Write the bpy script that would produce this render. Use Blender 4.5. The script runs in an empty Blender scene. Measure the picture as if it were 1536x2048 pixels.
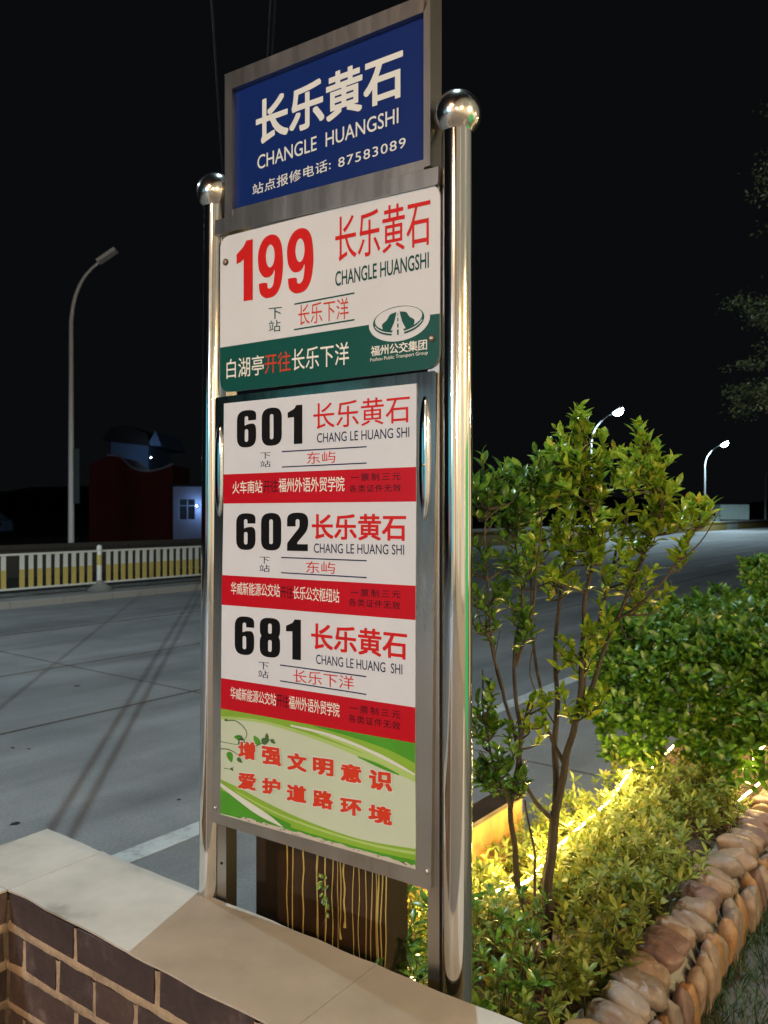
import bpy, bmesh, math, random
import numpy as np
from mathutils import Vector, Matrix, noise

random.seed(7); rng = np.random.default_rng(11)
S = bpy.context.scene
C = S.collection
PI = math.pi

# ------------------------------------------------------------------ camera
cam_data = bpy.data.cameras.new('camera')
cam = bpy.data.objects.new('camera', cam_data); C.objects.link(cam)
cam.location = (0, 0, 1.65); cam.rotation_euler = (PI/2, 0, 0)
cam_data.sensor_fit = 'VERTICAL'; cam_data.sensor_height = 36; cam_data.lens = 28.125
cam_data.clip_start = .05; cam_data.clip_end = 900
cam_data.dof.use_dof = True; cam_data.dof.focus_distance = 1.6; cam_data.dof.aperture_fstop = 9
S.camera = cam

# ------------------------------------------------------------------ night sky
W = bpy.data.worlds.new('World'); S.world = W; W.use_nodes = True
bg = W.node_tree.nodes['Background']
bg.inputs[0].default_value = (.75, .82, 1, 1); bg.inputs[1].default_value = .0040

S.view_settings.view_transform = 'Standard'; S.view_settings.look = 'None'
S.view_settings.exposure = 0; S.view_settings.gamma = 1
S.view_settings.use_curve_mapping = False
S.cycles.use_denoising = True
S.cycles.sample_clamp_indirect = 6
S.cycles.max_bounces = 7
S.cycles.caustics_reflective = False; S.cycles.caustics_refractive = False

# road runs along r, n points from the road to the pavement
RX, RY = .6046, .7965
def RN(r, n, z=0.): return Vector((RX*r + RY*n, RY*r - RX*n, z))

# ------------------------------------------------------------------ helpers
def tag(o, label=None, cat=None, group=None, kind=None):
    if label: o['label'] = label
    if cat: o['category'] = cat
    if group: o['group'] = group
    if kind: o['kind'] = kind
    return o
def empty(name, loc=(0, 0, 0), rz=0.):
    o = bpy.data.objects.new(name, None); C.objects.link(o)
    o.location = loc; o.rotation_euler = (0, 0, rz); o.empty_display_size = .1
    return o
def link(name, me, mat=None, parent=None):
    if mat is not None and not me.materials: me.materials.append(mat)
    o = bpy.data.objects.new(name, me); C.objects.link(o)
    if parent is not None: o.parent = parent
    return o
def obj(name, bm, mat=None, parent=None, smooth=False, bevel=0, seg=1):
    if bevel:
        es = [e for e in bm.edges if len(e.link_faces) == 2 and e.calc_face_angle(0) > .6]
        bmesh.ops.bevel(bm, geom=es, offset=bevel, segments=seg, profile=.5, affect='EDGES', clamp_overlap=True)
    bmesh.ops.recalc_face_normals(bm, faces=bm.faces)
    if smooth:
        for e in bm.edges:
            if len(e.link_faces) == 2 and e.calc_face_angle(0) > .75: e.smooth = False
    me = bpy.data.meshes.new(name); bm.to_mesh(me); bm.free()
    if smooth:
        me.polygons.foreach_set('use_smooth', [True]*len(me.polygons))
    return link(name, me, mat, parent)
def box(bm, x0, x1, y0, y1, z0, z1, M=None):
    vs = [bm.verts.new(v) for v in [(x0,y0,z0),(x1,y0,z0),(x1,y1,z0),(x0,y1,z0),(x0,y0,z1),(x1,y0,z1),(x1,y1,z1),(x0,y1,z1)]]
    for f in [(0,3,2,1),(4,5,6,7),(0,1,5,4),(1,2,6,5),(2,3,7,6),(3,0,4,7)]: bm.faces.new([vs[i] for i in f])
    if M is not None:
        for v in vs: v.co = M @ v.co
    return vs
def boxRN(bm, r0, r1, n0, n1, z0, z1):
    vs = box(bm, r0, r1, n0, n1, z0, z1)
    for v in vs: v.co = RN(v.co.x, v.co.y, v.co.z)
def prism(bm, pts, y0, y1):
    a = [bm.verts.new((p[0], y0, p[1])) for p in pts]; b = [bm.verts.new((p[0], y1, p[1])) for p in pts]
    n = len(pts)
    bm.faces.new(a); bm.faces.new(b[::-1])
    for i in range(n): bm.faces.new([a[i], b[i], b[(i+1) % n], a[(i+1) % n]])
def tube(bm, pts, rad, sides=8, caps=True):
    pts = [Vector(p) for p in pts]
    if not hasattr(rad, '__len__'): rad = [rad]*len(pts)
    rings = []; up = None
    for i, p in enumerate(pts):
        t = (pts[min(i+1, len(pts)-1)] - pts[max(i-1, 0)]).normalized()
        if up is None:
            up = Vector((0, 0, 1)) if abs(t.z) < .9 else Vector((1, 0, 0))
        a = (up - t*up.dot(t)).normalized(); up = a; b = t.cross(a)
        rings.append([bm.verts.new(p + (a*math.cos(2*PI*k/sides) + b*math.sin(2*PI*k/sides))*rad[i]) for k in range(sides)])
    for i in range(len(rings)-1):
        for k in range(sides):
            bm.faces.new([rings[i][k], rings[i][(k+1) % sides], rings[i+1][(k+1) % sides], rings[i+1][k]])
    if caps:
        bm.faces.new(rings[0][::-1]); bm.faces.new(rings[-1])
def lathe(bm, prof, x=0, y=0, z=0, seg=32):
    rings = []
    for r, h in prof:
        if r < 1e-6: rings.append([bm.verts.new((x, y, z+h))])
        else: rings.append([bm.verts.new((x+r*math.cos(2*PI*k/seg), y+r*math.sin(2*PI*k/seg), z+h)) for k in range(seg)])
    for a, b in zip(rings[:-1], rings[1:]):
        for k in range(seg):
            q = [a[k % len(a)], a[(k+1) % len(a)], b[(k+1) % len(b)], b[k % len(b)]]
            q = [v for i, v in enumerate(q) if v not in q[:i]]
            if len(q) > 2: bm.faces.new(q)
def smoothpath(pts, n=6):
    pts = [Vector(p) for p in pts]; out = []
    for i in range(len(pts)-1):
        p0, p1, p2, p3 = pts[max(i-1, 0)], pts[i], pts[i+1], pts[min(i+2, len(pts)-1)]
        for k in range(n):
            t = k/n
            out.append(.5*((2*p1) + (p2-p0)*t + (2*p0-5*p1+4*p2-p3)*t*t + (3*p1-p0-3*p2+p3)*t**3))
    out.append(pts[-1]); return out

# ------------------------------------------------------------------ materials
def nodes(m): return m.node_tree.nodes, m.node_tree.links
def mat(name, col, rough=.5, metal=0., spec=.5, emit=None, strength=0., coat=0.):
    m = bpy.data.materials.new(name); m.use_nodes = True
    b = m.node_tree.nodes['Principled BSDF']
    b.inputs['Base Color'].default_value = (*col, 1); b.inputs['Roughness'].default_value = rough
    b.inputs['Metallic'].default_value = metal; b.inputs['Specular IOR Level'].default_value = spec
    b.inputs['Coat Weight'].default_value = coat
    if emit:
        b.inputs['Emission Color'].default_value = (*emit, 1); b.inputs['Emission Strength'].default_value = strength
    return m
def ramp_noise(m, stops, scale=5., detail=6., rough=.6, coord='Object', stretch=(1, 1, 1), target='Base Color', dist=0.):
    N, L = nodes(m); b = N['Principled BSDF']
    if coord == 'World':
        tc = N.new('ShaderNodeNewGeometry'); src = tc.outputs['Position']
    else:
        tc = N.new('ShaderNodeTexCoord'); src = tc.outputs[coord]
    mp = N.new('ShaderNodeMapping'); mp.inputs['Scale'].default_value = stretch
    nt = N.new('ShaderNodeTexNoise'); nt.inputs['Scale'].default_value = scale; nt.inputs['Detail'].default_value = detail
    nt.inputs['Roughness'].default_value = rough; nt.inputs['Distortion'].default_value = dist
    cr = N.new('ShaderNodeValToRGB'); cr.color_ramp.elements.remove(cr.color_ramp.elements[1])
    cr.color_ramp.elements[0].position = stops[0][0]; cr.color_ramp.elements[0].color = (*stops[0][1], 1)
    for p, c in stops[1:]:
        e = cr.color_ramp.elements.new(p); e.color = (*c, 1)
    L.new(src, mp.inputs[0]); L.new(mp.outputs[0], nt.inputs[0]); L.new(nt.outputs[0], cr.inputs[0])
    L.new(cr.outputs[0], b.inputs[target])
    return nt, cr
def bump(m, scale, strength, dist=.002, coord='Object', detail=8., stretch=(1, 1, 1)):
    N, L = nodes(m); b = N['Principled BSDF']
    if coord == 'World':
        tc = N.new('ShaderNodeNewGeometry'); src = tc.outputs['Position']
    else:
        tc = N.new('ShaderNodeTexCoord'); src = tc.outputs[coord]
    mp = N.new('ShaderNodeMapping'); mp.inputs['Scale'].default_value = stretch
    nt = N.new('ShaderNodeTexNoise'); nt.inputs['Scale'].default_value = scale; nt.inputs['Detail'].default_value = detail
    bp = N.new('ShaderNodeBump'); bp.inputs['Strength'].default_value = strength; bp.inputs['Distance'].default_value = dist
    L.new(src, mp.inputs[0]); L.new(mp.outputs[0], nt.inputs[0]); L.new(nt.outputs[0], bp.inputs['Height']); L.new(bp.outputs[0], b.inputs['Normal'])
def g3(v): return (v, v, v)

M = {}
# polished stainless steel: hairline smears along the height, faint dirt
def steel(name, base, r0, r1, bumpy=.0, dirt=(.4, .34, .27)):
    m = mat(name, base, r0, 1.)
    ramp_noise(m, [(.35, base), (.55, base), (.8, tuple(b*d/.55 for b, d in zip(base, dirt)))], 3.5, 9, .7, stretch=(3, 3, .6))
    ramp_noise(m, [(.3, g3(r0)), (.6, g3((r0+r1)/2)), (.75, g3(r1))], 6, 8, .7, stretch=(4, 4, .35), target='Roughness')
    if bumpy: bump(m, 9, bumpy, .004, detail=2)
    return m
M['post'] = steel('polished_steel', (.76, .76, .75), .05, .17, dirt=(.5, .46, .4))
M['ball'] = steel('ball_steel', (.80, .77, .72), .12, .26, dirt=(.5, .46, .4))
M['tube'] = steel('dull_steel', (.44, .415, .385), .27, .40, dirt=(.46, .42, .38))
M['frame'] = steel('pressed_steel', (.42, .40, .37), .10, .4, bumpy=.14)
def film(m):   # protective film still shiny above, worn dull towards the bottom
    N, L = nodes(m); b = N['Principled BSDF']; old = b.inputs['Roughness'].links[0].from_socket
    tc = N.new('ShaderNodeTexCoord'); sx = N.new('ShaderNodeSeparateXYZ'); mr = N.new('ShaderNodeMapRange'); ad_ = N.new('ShaderNodeMath'); ad_.operation = 'MULTIPLY_ADD'
    mr.inputs['From Min'].default_value = 1.15; mr.inputs['From Max'].default_value = 1.7; mr.inputs['To Min'].default_value = .32; mr.inputs['To Max'].default_value = .05
    L.new(tc.outputs['Object'], sx.inputs[0]); L.new(sx.outputs[2], mr.inputs[0]); L.new(old, ad_.inputs[0]); ad_.inputs[1].default_value = .5; L.new(mr.outputs[0], ad_.inputs[2]); L.new(ad_.outputs[0], b.inputs['Roughness'])
film(M['frame'])
M['foil'] = steel('bright_foil', (.72, .74, .76), .05, .16, bumpy=.2, dirt=(.5, .5, .5))
def printed(name, col, rough=.34, mottle=.06):
    m = mat(name, col, rough, 0, .24)
    lo = tuple(c*(1-mottle) for c in col); hi = tuple(min(1, c*(1+mottle*.5)) for c in col)
    ramp_noise(m, [(.3, lo), (.6, col), (.8, hi)], 6, 8, .65)
    bump(m, 2.2, .12, .01, detail=3)
    return m
M['white'] = printed('white_enamel', (.58, .63, .70))
M['vinyl'] = printed('white_vinyl', (.58, .64, .74), .30)
M['blue'] = printed('blue_film', (.003, .019, .135), .34)
M['green'] = printed('green_enamel', (.003, .070, .060), .38)
M['red'] = printed('red_ink', (.52, .012, .012), .36)
M['redband'] = printed('red_vinyl', (.44, .005, .016), .30)
M['redsoft'] = printed('orange_red_ink', (.50, .05, .02), .4)
M['black'] = mat('black_ink', (.004, .004, .005), .5, spec=.12)
M['navy'] = mat('navy_ink', (.012, .016, .075), .4, spec=.2)
M['dgreen'] = mat('dark_green_ink', (.006, .06, .055), .4, spec=.2)
M['letter'] = mat('white_letter', (.60, .66, .68), .4)
M['letter2'] = mat('pale_letter', (.72, .74, .72), .4)
M['faded'] = mat('dark_ink_on_red', (.035, .004, .012), .4, spec=.2)
M['ad_pale'] = printed('pale_poster', (.48, .58, .47), .32)
M['ad_g1'] = printed('poster_green', (.07, .30, .03), .32, .2)
M['ad_g2'] = printed('poster_lime', (.22, .42, .05), .32, .15)
M['ad_g3'] = printed('poster_light_lime', (.36, .54, .18), .32, .1)
M['ad_white'] = printed('poster_white', (.58, .64, .62), .32)
M['ad_red'] = printed('poster_red', (.55, .045, .02), .32)
M['vine'] = mat('poster_vine', (.05, .13, .04), .4)
M['torn'] = mat('torn_paper_edge', (.45, .44, .40), .8)
M['rubber'] = mat('rubber_washer', (.05, .035, .03), .6)
M['screw'] = mat('screw_head', (.45, .38, .30), .4, 1.)
M['holes'] = mat('drill_hole', (.003, .003, .003), .9)

M['cap'] = mat('cap_slab', (.6, .54, .46), .62, 0, .4)
ramp_noise(M['cap'], [(.26, (.20, .185, .165)), (.38, (.37, .345, .305)), (.60, (.46, .43, .385)), (.78, (.34, .31, .27))], 4.2, 9, .6, 'World')
bump(M['cap'], 14, .25, .006, 'World')
M['mortar'] = mat('mortar', (.45, .36, .26), .9)
ramp_noise(M['mortar'], [(.3, (.20, .15, .11)), (.55, (.36, .28, .20)), (.8, (.48, .38, .28))], 18, 8, .7, 'World'); bump(M['mortar'], 60, .8, .006, 'World')
M['bricks'] = []
for i, c in enumerate([(.050, .034, .036), (.07, .047, .044), (.095, .064, .055), (.16, .115, .085)]):
    m = mat('brick_face', c, .7)
    ramp_noise(m, [(.3, tuple(v*.6 for v in c)), (.55, c), (.78, tuple(v*2.2+.04 for v in c))], 12, 9, .7, 'World'); bump(m, 50, .7, .004, 'World')
    M['bricks'].append(m)
M['road'] = mat('road_concrete', (.2, .2, .2), .8)
ramp_noise(M['road'], [(.3, (.135, .138, .14)), (.5, (.185, .19, .195)), (.72, (.215, .22, .225))], .9, 10, .62, 'World', (1, 1, 1)); bump(M['road'], 90, .5, .004, 'World')
def streaks(m):   # wheel tracks and oil along the lanes
    N, L = nodes(m); b = N['Principled BSDF']; old = b.inputs['Base Color'].links[0].from_socket
    g = N.new('ShaderNodeNewGeometry'); cmb = N.new('ShaderNodeCombineXYZ')
    for i, (v, s_) in enumerate((((RY, -RX, 0), 1.1), ((RX, RY, 0), .07))):
        d = N.new('ShaderNodeVectorMath'); d.operation = 'DOT_PRODUCT'; d.inputs[1].default_value = tuple(c*s_ for c in v); L.new(g.outputs['Position'], d.inputs[0]); L.new(d.outputs['Value'], cmb.inputs[i])
    nt = N.new('ShaderNodeTexNoise'); nt.inputs['Scale'].default_value = 1.6; nt.inputs['Detail'].default_value = 5; L.new(cmb.outputs[0], nt.inputs[0])
    mr = N.new('ShaderNodeMapRange'); mr.inputs['From Min'].default_value = .35; mr.inputs['From Max'].default_value = .65; mr.inputs['To Min'].default_value = .68; mr.inputs['To Max'].default_value = 1.15
    n2 = N.new('ShaderNodeTexNoise'); n2.inputs['Scale'].default_value = 55; n2.inputs['Detail'].default_value = 6; n2.inputs['Roughness'].default_value = .8; L.new(g.outputs['Position'], n2.inputs[0])
    m2 = N.new('ShaderNodeMapRange'); m2.inputs['From Min'].default_value = .3; m2.inputs['From Max'].default_value = .7; m2.inputs['To Min'].default_value = .75; m2.inputs['To Max'].default_value = 1.25; L.new(n2.outputs[0], m2.inputs[0])
    v2 = N.new('ShaderNodeVectorMath'); v2.operation = 'SCALE'; L.new(old, v2.inputs[0]); L.new(m2.outputs[0], v2.inputs['Scale']); old = v2.outputs[0]
    L.new(nt.outputs[0], mr.inputs[0]); vm = N.new('ShaderNodeVectorMath'); vm.operation = 'SCALE'; L.new(old, vm.inputs[0]); L.new(mr.outputs[0], vm.inputs['Scale']); L.new(vm.outputs[0], b.inputs['Base Color'])
streaks(M['road'])
M['joint'] = mat('joint_filler', (.006, .006, .007), .95)
M['paint'] = mat('road_paint', (.5, .52, .5), .7)
ramp_noise(M['paint'], [(.36, (.24, .25, .25)), (.5, (.42, .44, .44)), (.7, (.52, .54, .53))], 7, 10, .8, 'World')
M['median'] = mat('median_concrete', (.2, .2, .19), .85)
ramp_noise(M['median'], [(.3, (.12, .12, .115)), (.7, (.24, .24, .23))], 2, 8, .6, 'World'); bump(M['median'], 40, .5, .004, 'World')
M['kerbtop'] = mat('kerb_stone', (.3, .3, .29), .8); bump(M['kerbtop'], 40, .5, .004, 'World')
M['dark'] = mat('dark_ground', (.02, .022, .018), .95); bump(M['dark'], 6, .6, .05, 'World')
M['pave'] = mat('pavement', (.12, .11, .10), .85); bump(M['pave'], 30, .5, .01, 'World')
M['soil'] = mat('soil', (.09, .06, .04), .95)
ramp_noise(M['soil'], [(.3, (.035, .024, .018)), (.7, (.16, .11, .075))], 22, 8, .7, 'World'); bump(M['soil'], 40, 1, .02, 'World')
M['fwhite'] = mat('fence_white', (.62, .64, .6), .45); M['fyellow'] = mat('fence_yellow', (.50, .40, .12), .5)
M['lampgrey'] = mat('lamp_post_paint', (.26, .27, .28), .4)
M['bark'] = mat('bark', (.06, .045, .03), .8)
ramp_noise(M['bark'], [(.3, (.028, .021, .015)), (.7, (.085, .065, .045))], 30, 8, .7, 'World', (1, 1, .4)); bump(M['bark'], 70, .8, .004, 'World')
def leafmat(name, cols, trans=.28, rough=.32, scale=38, spec=.5):
    m = mat(name, cols[1], rough, 0, spec); N, L = nodes(m)
    n = len(cols)
    nt, cr = ramp_noise(m, [(.30 + .42*i/(n-1), c) for i, c in enumerate(cols)], scale, 2, .5, 'World')
    b = N['Principled BSDF']; tr = N.new('ShaderNodeBsdfTranslucent'); mx = N.new('ShaderNodeMixShader'); mx.inputs[0].default_value = trans
    out = N['Material Output']; L.new(cr.outputs[0], tr.inputs[0]); L.new(b.outputs[0], mx.inputs[1]); L.new(tr.outputs[0], mx.inputs[2]); L.new(mx.outputs[0], out.inputs[0])
    return m
M['leaf'] = leafmat('osmanthus_leaf', [(.09, .20, .022), (.19, .34, .03), (.30, .44, .04), (.46, .54, .07), (.56, .40, .05)], .40, .26)
M['leafdark'] = leafmat('left_shrub_leaf', [(.035, .10, .025), (.07, .16, .025), (.15, .29, .035), (.28, .36, .05)], .28, .26)
M['hedge'] = leafmat('hedge_leaf', [(.018, .055, .008), (.045, .12, .012), (.11, .22, .02), (.22, .34, .04)], .25, .36)
M['azalea'] = leafmat('azalea_leaf', [(.10, .16, .03), (.20, .26, .04), (.30, .33, .06), (.38, .32, .09)], .32, .5, 30)
M['bigleaf'] = leafmat('tree_leaf', [(.03, .045, .02), (.05, .07, .03), (.07, .09, .04)], .2, .6, 3)
M['grass'] = leafmat('grass_blade', [(.02, .05, .02), (.035, .08, .03), (.05, .10, .04)], .2, .6, 20)
M['litter'] = mat('dry_litter', (.22, .13, .08), .8)
M['stones'] = []
for c in [(.21, .13, .115), (.26, .18, .13), (.30, .16, .07), (.23, .18, .15), (.16, .10, .09)]:
    m = mat('cobble_stone', c, .5); ramp_noise(m, [(.3, tuple(v*.6 for v in c)), (.5, c), (.75, tuple(v*1.25 for v in c))], 13, 10, .7, 'World', dist=.8); bump(m, 45, .7, .006, 'World')
    M['stones'].append(m)
M['smear'] = mat('border_mortar', (.30, .28, .24), .9); bump(M['smear'], 30, 1, .01, 'World')
M['ywall'] = mat('ochre_wall', (.42, .24, .05), .75)
ramp_noise(M['ywall'], [(.3, (.30, .14, .03)), (.7, (.48, .29, .07))], 7, 8, .7, 'World', (1, 1, .4)); bump(M['ywall'], 30, .6, .006, 'World')
M['boxb'] = mat('brown_box_paint', (.045, .028, .018), .28)
ramp_noise(M['boxb'], [(.3, (.022, .014, .010)), (.7, (.075, .045, .028))], 5, 8, .6, stretch=(1, 1, .3)); bump(M['boxb'], 12, .3, .006)
M['drip'] = mat('dripped_yellow_paint', (.42, .34, .12), .35)
M['led'] = mat('led_strip', (1, .8, .5), .5, emit=(1, .72, .30), strength=20)

# ------------------------------------------------------------------ lamps' lights (each belongs to a lamp built below)
def point(name, loc, power, col, rad=.1, parent=None):
    l = bpy.data.lights.new(name, 'POINT'); l.energy = power; l.color = col; l.shadow_soft_size = rad
    o = bpy.data.objects.new(name, l); C.objects.link(o); o.location = loc
    return o

# ------------------------------------------------------------------ ground
bm = bmesh.new()
for s, z in [((-400, 500, -400, 500), -.06)]:
    vs = [bm.verts.new((s[0], s[2], z)), bm.verts.new((s[1], s[2], z)), bm.verts.new((s[1], s[3], z)), bm.verts.new((s[0], s[3], z))]
    bm.faces.new(vs)
tag(obj('ground', bm, M['dark']), kind='structure')

road = empty('road'); tag(road, kind='structure')
def sheetRN(name, r0, r1, n0, n1, z, m, parent=None):
    b = bmesh.new(); b.faces.new([b.verts.new(RN(*p, z)) for p in [(r0, n0), (r1, n0), (r1, n1), (r0, n1)]])
    return obj(name, b, m, parent)
sheetRN('joint_filler', -30, 34, -13.6, -1.5, -.007, M['joint'], road)
# cast concrete bays with open joints; rows by n, breaks along r
rows = [(-5.85, -1.5, 0), (-7.9, -5.87, 0), (-10.5, -7.92, 0), (-13.45, -10.55, 0)]
for n0, n1, off in rows:
    r = -20.2
    while r < 30:
        r1 = r + 5
        if n0 == -7.9 or n0 == -10.5: pass
        b = bmesh.new(); boxRN(b, r+.014, r1-.014, n0+.013, n1-.013, -.1, 0)
        obj('slab', b, M['road'], road, bevel=.003)
        r = r1
sheetRN('far_surface', 34.82, 260, -19.3, -1.5, 0, M['road'], road)
sheetRN('far_lane', 15.2, 34.8, -19.3, -13.47, -.002, M['road'], road)
def stripe(r0, r1, n0, n1, z=.004):
    b = bmesh.new(); boxRN(b, r0, r1, n0, n1, z-.003, z); obj('lane_marking', b, M['paint'], road)
stripe(-6, 60, -3.36, -3.22)
stripe(16, 90, -18.4, -18.25)
for k in range(8): stripe(7.2+6*k, 9.8+6*k, -6.95, -6.85)
for (x, y), w in (((30, 1648), .028), ((155, 1372), .03), ((26, 1496), .014), ((58, 1498), .014), ((358, 1600), .012)):
    d_ = 1.65*1600/(y-1024); c_ = Vector(((x-768)/1600*d_, d_, 0)); b = bmesh.new()
    b.faces.new([b.verts.new(c_+Vector((w*math.cos(a)*random.uniform(.6, 1.3), w*math.sin(a)*random.uniform(.6, 1.3), .003))) for a in np.linspace(0, 2*PI, 14)[:-1]]); obj('oil_spot', b, M['joint'], road)
# median with the kerb, dark verge behind
b = bmesh.new(); boxRN(b, -20, 15.2, -14.9, -13.45, -.1, .1); tag(obj('median', b, M['median'], bevel=.015), kind='structure')
b = bmesh.new()
r = -20.
while r < 15.1:
    boxRN(b, r+.006, r+.994, -13.449, -13.31, -.1, .115); r += 1.
tag(obj('kerb', b, M['kerbtop'], bevel=.012), kind='structure')
b = bmesh.new(); boxRN(b, -40, 300, -1.52, -1.30, -.1, .16)
# bed-side kerb of the road (the bed wall stands behind it)
tag(obj('kerb', b, M['kerbtop'], bevel=.015), kind='structure')
b = bmesh.new(); boxRN(b, -30, 120, -1.30, 14, -.1, .19); tag(obj('pavement', b, M['pave']), kind='structure')

# ------------------------------------------------------------------ bus stop sign
sign = empty('bus_stop_sign', (-.375, 1.7289, 0), math.radians(-33.07))
tag(sign, 'tall steel bus stop sign with blue name board and route panels between ball-topped posts', 'bus stop sign')
def post(x, zt, lean, cap):
    b = bmesh.new(); n = 12
    tube(b, [(x+lean*(zt-.8)*0 + lean*(i/n-.5), 0, .05+(zt-.05)*i/n) for i in range(n+1)], .0265, 40)
    o = obj('round_post', b, M['post'], sign, smooth=True)
    x1 = x + lean*.5
    b = bmesh.new()
    pr = [(.0268, -.0325)] + [(.0412*math.cos(a), .0412*math.sin(a)) for a in np.linspace(-.84, PI/2, 22)]
    pr[-1] = (0, .0412)
    lathe(b, pr, x1, 0, cap, 44)
    obj('ball_finial', b, M['ball'], o, smooth=True)
post(.012-.006, 2.305, .022, 2.335)
post(.600, 2.315, .002, 2.345)
# square tubes beside the posts; the right one runs up past the name board
def flat_tube(u0, u1, y0, y1, z0, z1, name='square_tube', dz=0):
    b = bmesh.new(); box(b, u0, u1, y0, y1, z0, z1)
    return obj(name, b, M['tube'], sign, bevel=.002, seg=2)
t1 = flat_tube(.0305, .0560, -.010, .022, .2, 2.245)
t2 = flat_tube(.5480, .5715, -.012, .020, .2, 2.225)
t4 = flat_tube(.5335, .5572, -.004, .022, 2.266, 2.80)
t3 = flat_tube(.0500, .0760, .016, .044, 2.20, 2.565)
def hole(parent, u, z, y, r=.003):
    b = bmesh.new(); tube(b, [(u, y+.004, z), (u, y-.0006, z)], r, 12); obj('bolt_hole', b, M['holes'], parent)
hole(t1, .043, .905, -.0105); hole(t2, .556, .745, -.0125)
b = bmesh.new(); prism(b, [(.0335, 2.236), (.5735, 2.2235), (.5750, 2.2535), (.0358, 2.2665)], -.022, .014)
rail = obj('cross_rail', b, M['tube'], sign, bevel=.002, seg=2)

def fit(me, bl, br, tl, y):
    vs = np.empty(len(me.vertices)*3); me.vertices.foreach_get('co', vs); vs = vs.reshape(-1, 3)
    x0, x1, y0, y1 = vs[:, 0].min(), vs[:, 0].max(), vs[:, 1].min(), vs[:, 1].max()
    s = (vs[:, 0]-x0)/(x1-x0); t = (vs[:, 1]-y0)/(y1-y0)
    out = np.empty_like(vs)
    out[:, 0] = bl[0] + s*(br[0]-bl[0]) + t*(tl[0]-bl[0]); out[:, 2] = bl[1] + s*(br[1]-bl[1]) + t*(tl[1]-bl[1]); out[:, 1] = y - vs[:, 2]*.000012
    me.vertices.foreach_set('co', out.ravel())
    flip = np.zeros(3)
    if len(me.polygons) and (me.update() or me.polygons[0].normal.y > 0): me.flip_normals()
    me.update(); return me
def text(parent, body, bl, br, tl, m, y, bold=0., sp=1., name='lettering', grow=0.):
    grow = grow or max(0, bold); c = bpy.data.curves.new('lettering', 'FONT'); c.body = body; c.resolution_u = 4; c.space_character = sp
    o = bpy.data.objects.new('tmp', c); C.objects.link(o)
    me = bpy.data.meshes.new_from_object(o.evaluated_get(bpy.context.evaluated_depsgraph_get()))
    bpy.data.objects.remove(o); bpy.data.curves.remove(c)
    me.name = 'lettering'; me.materials.clear()
    if grow: me = thicken(me, grow)
    return link(name, fit(me, bl, br, tl, y), m, parent)
def thicken(me, g, n=12):
    vs = np.empty(len(me.vertices)*3); me.vertices.foreach_get('co', vs); vs = vs.reshape(-1, 3); fs = [list(p.vertices) for p in me.polygons]
    V, F = [], []
    for i, (dx, dy) in enumerate([(1, 1), (1, -1), (-1, 1), (-1, -1), (1, 0), (-1, 0), (0, 1), (0, -1)]):
        o_ = len(V)*0 + i*len(vs); V.append(vs + np.array([g*dx, g*dy, i])); F += [[k+o_ for k in f] for f in fs]
    me2 = bpy.data.meshes.new('lettering'); me2.from_pydata([tuple(v) for v in np.concatenate(V)], [], F); return me2
def rounded(pts, seg=5):
    out = []; n = len(pts)
    for i, p in enumerate(pts):
        r = p[2] if len(p) > 2 else 0
        P = Vector(p[:2])
        if r == 0: out.append(tuple(P)); continue
        A = Vector(pts[i-1][:2]) - P; B = Vector(pts[(i+1) % n][:2]) - P
        ra = min(r, A.length*.5); rb = min(r, B.length*.5); a = P + A.normalized()*ra; b_ = P + B.normalized()*rb
        for k in range(seg+1):
            t = k/seg; w = 2*t*(1-t)*1.0
            out.append(tuple(a*(1-t)**2 + P*w + b_*t*t))
    return out
def loops_mesh(loops):
    c = bpy.data.curves.new('lettering', 'CURVE'); c.dimensions = '2D'; c.fill_mode = 'BOTH'
    for lp in loops:
        s = c.splines.new('POLY'); s.points.add(len(lp)-1); s.use_cyclic_u = True
        for q, p in zip(s.points, lp): q.co = (p[0], p[1], 0, 1)
    o = bpy.data.objects.new('tmp', c); C.objects.link(o)
    me = bpy.data.meshes.new_from_object(o.evaluated_get(bpy.context.evaluated_depsgraph_get()))
    bpy.data.objects.remove(o); bpy.data.curves.remove(c); return me
def rrect(x0, y0, x1, y1, r): return [(x0, y0, r), (x1, y0, r), (x1, y1, r), (x0, y1, r)]
HEAVY = {
 '0': (.60, [rrect(0, 0, .6, 1, .27), rrect(.245, .17, .355, .83, .055)]),
 '1': (.44, [[(.18, 0), (.42, 0), (.42, 1), (.24, 1), (.2, .92, .05), (.0, .83), (.0, .69), (.18, .70)]]),
 '6': (.60, [[(0, 0, .27), (.6, 0, .27), (.6, .63, .22), (.36, .63, .12), (.245, .585), (.245, .84, .055), (.355, .84, .055), (.355, .72), (.6, .72), (.6, 1, .27), (0, 1, .27)], rrect(.245, .15, .355, .49, .055)]),
 '8': (.60, [[(0, 0, .25), (.6, 0, .25), (.6, .46, .14), (.545, .53, .04), (.6, .60, .14), (.6, 1, .25), (0, 1, .25), (0, .60, .14), (.055, .53, .04), (0, .46, .14)], rrect(.245, .14, .355, .44, .055), rrect(.245, .60, .355, .86, .055)]),
 '2': (.60, [[(0, 0), (.59, 0), (.59, .18), (.29, .18), (.29, .22, .02), (.6, .56, .16), (.6, 1, .27), (0, 1, .27), (0, .64), (.245, .64), (.245, .83, .055), (.355, .83, .055), (.355, .62, .06), (0, .2, .05)]]),
}
HEAVY['I'] = (.44, [[(.18, 0), (.41, 0), (.41, 1), (.25, 1), (.17, .90, .05), (.0, .80), (.0, .64), (.10, .66), (.18, .70)]])
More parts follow.
